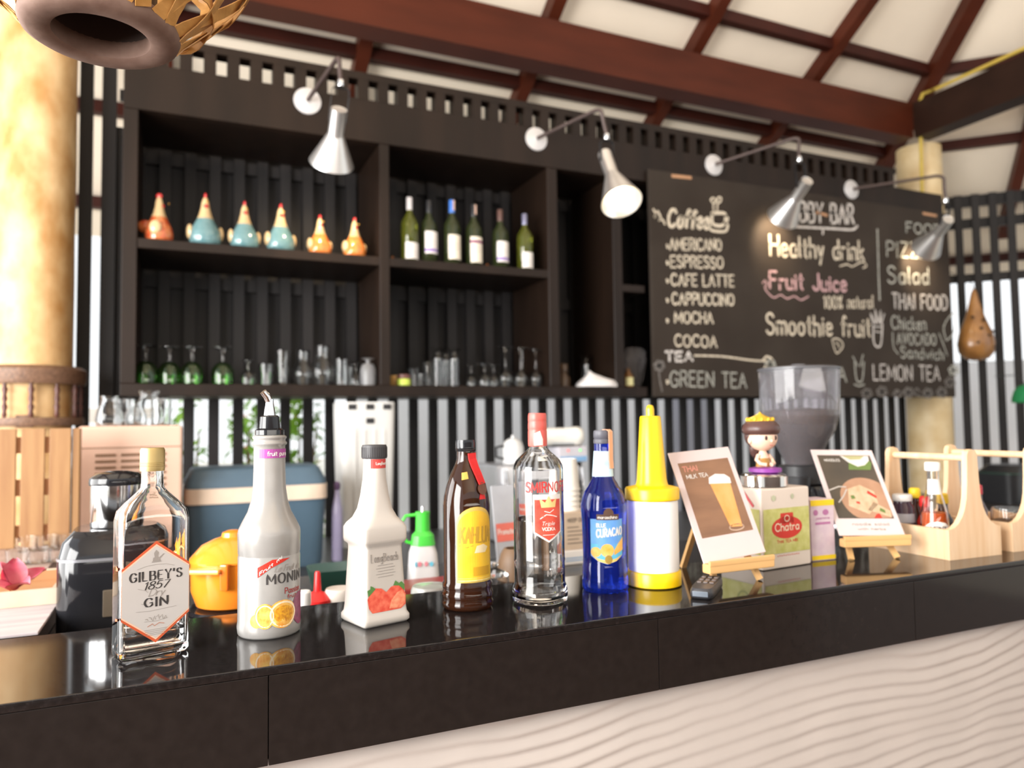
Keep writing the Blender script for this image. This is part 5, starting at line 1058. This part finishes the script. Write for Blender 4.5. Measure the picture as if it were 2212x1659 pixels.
t = thing('red_tray', 'dark red plastic tray below the green-capped bottle', 'tray', WP(925, 1290, 1.62)); MB().rbox((0, 0, .021), (.15, .10, .042), .004).build('tray_body', mat('dark red plastic', (.26, .03, .03), .3), t)
t = thing('glass_jar', 'squat frosty glass jar in front of the red tray', 'jar', WP(930, 1280, 1.47)); MB().lathe([(.038, 0), (.042, .004), (.042, .030), (.040, .060), (.036, .068), (.010, .071)], 36).build('glass_body', mat('frosty lid glass', (.72, .74, .70), .15, trans=.6), t)
t = thing('sauce_bottle', 'squeeze bottle with red cone cap just behind the puree bottle', 'bottle', WP(686, 1290, 1.50)); zt_ = Zv(1234, 1.5, 686) - ZW
MB().lathe([(.026, 0), (.028, .003), (.028, zt_ * .42)], 28).build('bottle_body', mat('pinkish plastic', (.78, .58, .54), .35), t); MB().lathe([(.0285, zt_ * .42 + .0003), (.0285, zt_ * .52), (.020, zt_ * .60), (.0075, zt_ * .66), (.0055, zt_ * .97), (.004, zt_)], 28).build('cap', mat('scarlet plastic', (.66, .02, .02), .3), t)
t = thing('sauce_bottle', 'tiny brown sauce bottle with white cap beside the puree bottle', 'bottle', WP(656, 1300, 1.43)); zt_ = Zv(1276, 1.43, 656) - ZW
MB().lathe([(.014, 0), (.0155, .003), (.0155, zt_ * .62), (.012, zt_ * .72)], 24).build('bottle_body', mat('red brown sauce glass', (.30, .06, .02), .15), t); MB().lathe([(.0135, zt_ * .72 + .0003), (.014, zt_ * .75), (.0135, zt_ * .97), (.011, zt_)], 20).build('cap', WHITE, t)
t = thing('jar', 'small jar with cream lid left of the strawberry syrup', 'jar', WP(733, 1290, 1.50)); zt_ = Zv(1270, 1.5, 733) - ZW
MB().lathe([(.024, 0), (.027, .003), (.027, zt_ * .62)], 28).build('glass_body', mat('brown jar glass', (.24, .15, .10), .12), t); MB().lathe([(.0275, zt_ * .62 + .0003), (.0285, zt_ * .68), (.0285, zt_ * .94), (.026, zt_)], 28).build('lid', mat('cream lid', (.66, .60, .54), .35), t)
t = thing('tub', 'dark green plastic tub behind the strawberry syrup', 'tub', WP(745, 1250, 1.84)); zt_ = Zv(1222, 1.84, 740) - ZW
MB().loft([(0, .075, .05, 5), (zt_, .088, .06, 5)], 40).build('tub_body', mat('dark green plastic', (.02, .075, .06), .35), t)
t = thing('sugar_bowl', 'small glass sugar bowl with knob lid beside the brown liqueur bottle', 'bowl', WP(1070, 1265, 1.55)); zt_ = Zv(1215, 1.55, 1070) - ZW
MB().lathe(shell([(.024, 0), (.030, .010), (.032, zt_ * .5), (.030, zt_ * .66)], .0025), 28).build('bowl', CLEARTHIN, t); MB().lathe([(.031, zt_ * .66 + .0004), (.028, zt_ * .74), (.010, zt_ * .84), (.005, zt_ * .88), (.008, zt_ * .94), (.005, zt_), (.001, zt_)], 28).build('lid', CLEARTHIN, t)
t = thing('brown_jug', 'matt brown jug between the sugar bowl and the vodka bottle', 'jug', WP(1112, 1262, 1.72)); zt_ = Zv(1184, 1.72, 1105) - ZW
MB().lathe([(.036, 0), (.043, .006), (.042, zt_ * .55), (.034, zt_ * .85), (.026, zt_), (.022, zt_), (.030, zt_ * .85)], 32).build('jug_body', mat('brown stoneware', (.17, .10, .055), .5), t)
t = thing('sign_holder', 'slanted clear acrylic holder with a red and white card, left of the vodka', 'sign', WP(1100, 1180, 1.92), 10); zt_ = Zv(1050, 1.92, 1095) - ZW
mb = MB(); mb.rbox((0, 0, .004), (.085, .07, .008), .001); mb.bar((0, 0, .008), (0, .03, zt_), .080, .004, (0, 1, .2)); mb.build('acrylic', mat('hazy acrylic', (.72, .73, .78), .15, trans=.5), t, smooth=False)
decal('card', mat('coral sign card', (.70, .16, .12), .4), t, lambda x, z: Vector((x, -.004 + .03 * z / zt_, z)), [[(-.036, .065), (.036, .065), (.036, .115), (-.036, .115)]])
decal('card_lettering', PAPER, t, lambda x, z: Vector((x, -.0046 + .03 * z / zt_, z)), texts=[('Promotion', -.031, .085, .014, .062, .002)])

# coffee grinder
y = 1.56; xc = X(1728, y, 900); rr = (at(1811, 860, y=y) - at(1645, 860, y=y)); zt_ = Zv(801, y, 1728) - ZW; zb2 = Zv(1003, y, 1728) - ZW
rt = 83 / F * (at(1728, 860, y=y) - CAM).dot(FWD)
t = thing('coffee_grinder', 'coffee grinder with a big smoky bean hopper and black body', 'coffee grinder', (xc, y, ZW), 20)
pr = [(rt * .40, zb2), (rt * .46, zb2 + .018), (rt * .62, zb2 + .055), (rt * .84, zb2 + .095), (rt * .95, zb2 + .14), (rt * .985, zb2 + .19), (rt * 1.0, zt_)]
MB().lathe(pr + [(r_ - .003, z_) for r_, z_ in pr[::-1]], 56).build('hopper', mat('smoky clear plastic', (.80, .78, .82), .03, trans=.93, ior=1.35, var=.02), t, angle=60)
MB().lathe([(rt * .40 - .004, zb2 + .002), (rt * .58, zb2 + .055), (rt * .80, zb2 + .095), (rt * .905, zb2 + .128), (rt * .925, zb2 + .150), (.001, zb2 + .158)], 40).build('coffee_beans', mat('roasted beans', (.06, .035, .03), .5, bump=.6, scale=120, col2=(.10, .06, .05)), t)
MB().lathe([(rt * .90, zt_ + .0004), (rt * 1.02, zt_ + .001), (rt * 1.02, zt_ + .006), (rt * .94, zt_ + .009), (.02, zt_ + .014), (.018, zt_ + .018), (.001, zt_ + .018)], 48).build('hopper_lid', mat('grey hopper lid', (.10, .10, .11), .3), t)
MB().lathe([(.055, zb2 - .055), (.060, zb2 - .050), (.060, zb2 - .004), (rt * .42, zb2 - .0005)], 40).build('adjustment_collar', BLACKP, t)
MB().loft([(.02, .062, .080, 4), (.10, .058, .076, 4), (zb2 - .095, .062, .085, 4), (zb2 - .056, .060, .075, 3)], 40).build('motor_body', BLACKG, t, angle=40)
MB().loft([(0, .080, .105, 4), (.016, .080, .105, 4), (.0195, .074, .098, 4)], 40).build('base_plate', BLACKP, t)
MB().rbox((-.02, -.10, .11), (.030, .055, .012), .003).build('fork', STEEL, t)
MB().loft([(zb2 - .075, .022, .030, 3), (zb2 - .03, .026, .034, 3)], 24, Matrix.Translation((-.075, -.02, 0))).build('dosing_chute', BLACKP, t)

# ------------------------------------------------------------------ left ledge with pine crate and glasses
t = thing('side_cabinet', 'dark cabinet with a rough brown top at the left behind the bar', 'cabinet', (-.87, 2.50, 0))
MB().rbox((0, 0, 1.02), (1.12, .44, .04), .004).build('top', mat('rough brown top', (.27, .18, .15), .5, col2=(.40, .29, .25), scale=40, stretch=(1, 3, 1), bump=.3), t)
MB().box((0, .01, .50), (1.08, .40, .9995)).build('body', BLACKWOOD, t, smooth=False)
zc0 = 1.0405; y = 2.66; ztop = Zv(926, y, 80)
t = thing('pine_crate', 'crate of upright knotty pine boards below the log column', 'crate', (-.62, 2.685, zc0)); h = ztop - zc0
xs = [X(-80, y), X(-16, y), X(-10, y), X(33, y), X(44, y), X(95, y), X(106, y), X(152, y)]
for a, b in zip(xs[::2], xs[1::2]): MB().rbox(((a + b) / 2 + .62, -.012, h / 2), (b - a, .016, h), .002).build('board', PINE2, t)
for zz in (.04, h * .5, h - .05): MB().box(((xs[0] + xs[-1]) / 2 + .62, .003, zz), (xs[-1] - xs[0], .0135, .05)).build('rail', mat('orange brown pine rail', (.50, .25, .12), .6), t, smooth=False)  # orange brown rails behind the gaps between the boards
MB().rbox((xs[-1] + .62 + .013, .012, h / 2), (.020, .050, h), .002).build('corner_post', PINE2, t)
gl = 'faceted glasses in front of the pine crate'
for k, (u, y, s, lb) in enumerate(((40, 2.35, .88, 'faceted glass at the left end of the cluster on the brown ledge'), (58, 2.59, .92, 'rear faceted glass towards the left on the brown ledge'), (85, 2.35, .88, 'front faceted glass in the middle of the ledge'), (104, 2.59, .92, 'rear faceted glass in the middle of the ledge'), (130, 2.35, .88, 'front faceted glass nearest the black appliance'), (150, 2.59, .92, 'rear faceted glass at the crate corner'))):
    loc = (X(u, y, 1130), y, zc0 + .0003)
    if k == 0: q0 = PROTO_F['ribbed'](); q0.location = loc; q0.scale = (s, s, s); q0['label'] = lb; q0['group'] = gl
    else: dup(q0, loc, k * 13, lb, gl, (s, s, s))

# ------------------------------------------------------------------ right side: hanging things
p = at(2107, 700, y=3.42); t = thing('hanging_gourd', 'brown pitted teardrop gourd hanging on the right slatted wall', 'ornament', (p.x, p.y, p.z - .26))
zz = [(0, .03), (.015, .085), (.06, .125), (.12, .135), (.19, .120), (.27, .088), (.34, .060), (.42, .038), (.48, .022), (.51, .008)]
MB().rings([[((r + .006 * noise.noise(Vector((i * .5, z * 18, 2)))) * math.cos(2 * math.pi * i / 36), .8 * (r + .006 * noise.noise(Vector((i * .5, z * 18, 2)))) * math.sin(2 * math.pi * i / 36), z) for i in range(36)] for z, r in zz]).build('gourd_shell', mat('varnished brown gourd', (.20, .085, .025), .3, col2=(.42, .20, .06), scale=9, coat=.4, bump=.4), t, angle=180)
HB = mat('dark pit', (.03, .015, .008), .7)
for a, z in ((-150, .30), (-120, .22), (-95, .17), (-60, .20), (-135, .12), (-75, .09), (-105, .28), (-45, .13)):
    r = .10 + .032 * (1 - abs(z - .13) / .17); MB().ball((r * math.cos(R(a)), .8 * r * math.sin(R(a)), z), .011, 10).build('pit', HB, t)
MB().tube([(0, 0, .508), (0, .04, .60), (0, .17, .66)], .003, 6).build('string', BLACKP, t)
p = at(2218, 850, y=3.12); t = thing('green_cap', 'green cap with a white front panel hanging at the right edge', 'hat', (p.x, p.y, p.z - .06), -30)
GC = mat('green cloth', (.015, .22, .07), .7, bump=.2, scale=80)
MB().loft([(0, .085, .095, 2), (.03, .085, .095, 2), (.08, .070, .080, 2), (.11, .045, .05, 2), (.122, .01, .01, 2)], 32).build('crown', GC, t)
decal('front_panel', mat('white cap panel', (.75, .77, .76), .6), t, lambda x, z: Vector((.088 * math.sin(x / .088), -.0985 * math.cos(x / .088) * (1 - max(0, z - .03) * 2.2), z)), [[(-.05, .015), (.05, .015), (.04, .06), (-.04, .06)]])
MB().loft([(-.006, .075, .06, 3), (-.001, .075, .06, 3)], 28, Matrix.Translation((0, -.11, -.002)) @ Matrix.Rotation(R(18), 4, 'X')).build('visor', GC, t)
MB().tube([(0, 0, .120), (0, .12, .19), (.02, .42, .20)], .003, 6).build('hook_cord', BLACKP, t)
t = thing('black_machine', 'rounded black machine on the back counter behind the right caddy', 'appliance', (X(2190, 3.0, 1050), 3.02, ZK)); zt_ = Zv(1003, 3.0, 2190) - ZK
MB().loft([(0, .16, .12, 5), (zt_ * .8, .17, .13, 5), (zt_, .13, .10, 3)], 40).build('housing', BLACKP, t, angle=40); MB().loft([(zt_ * .78, .172, .132, 5), (zt_ * .80, .172, .132, 5)], 40).build('rim', mat('dark green rim', (.03, .09, .06), .4), t)

# ------------------------------------------------------------------ plants outside
LEAF = mat('fresh green leaf', (.16, .36, .03), .5, col2=(.34, .55, .08), scale=6); PINKF = mat('salmon blossom', (.80, .36, .26), .6)
def shrub(label, x, y, h, r, n, flowers=0, z0=-.04):
    t = thing('garden_shrub', label, 'shrub', (x, y, z0), 0, 'shrubs outside behind the slats'); mb = MB(); fl_ = MB()
    for k in range(n + flowers):
        a, b = random.uniform(0, 6.28), random.random() ** .5; z = h * random.uniform(.25, 1); rr = r * b * (.4 + .6 * math.sin(math.pi * min(1, z / h)))
        c = Vector((rr * math.cos(a), rr * math.sin(a), z)); q = Matrix.Translation(c) @ Matrix.Rotation(a, 4, 'Z') @ Matrix.Rotation(random.uniform(-.9, .9), 4, 'Y')
        m_ = mb if k < n else fl_; l = random.uniform(.08, .15) if k < n else .06
        m_.rings([[q @ Vector(p_) for p_ in ((0, 0, 0), (l * .35, -l * .24, .01), (l, 0, -.01), (l * .35, l * .24, .01))]], True, False)
    mb.build('foliage', LEAF, t, smooth=False)
    if flowers: fl_.build('blossom', PINKF, t, smooth=False)
    st = MB()
    for k in range(5): st.tube([(0, 0, 0), (.3 * r * math.cos(k * 1.26), .3 * r * math.sin(k * 1.26), h * .45), (.6 * r * math.cos(k * 1.26), .6 * r * math.sin(k * 1.26), h * .85)], [.02, .014, .006], 6)
    st.build('stems', mat('brown stem', (.16, .10, .06), .7), t)
p = at(640, 900, y=5.6); shrub('leafy green shrub with salmon flowers outside behind the puree bottle', p.x, 5.6, 1.70, .25, 520, 60)
p = at(530, 880, y=6.6); shrub('olive green shrub outside above the blue cooler', p.x, 6.6, 1.68, .17, 260, 12)
p = at(418, 880, y=6.3); shrub('light green twig shrub outside between the left slats', p.x - .05, 6.0, 1.64, .14, 130)
struct('trim_90', MB().box((-1.1, 5.2, Zv(898, 5.2, 200)), (1.9, .06, .09)), mat('white fence rail', (.66, .62, .56), .6))
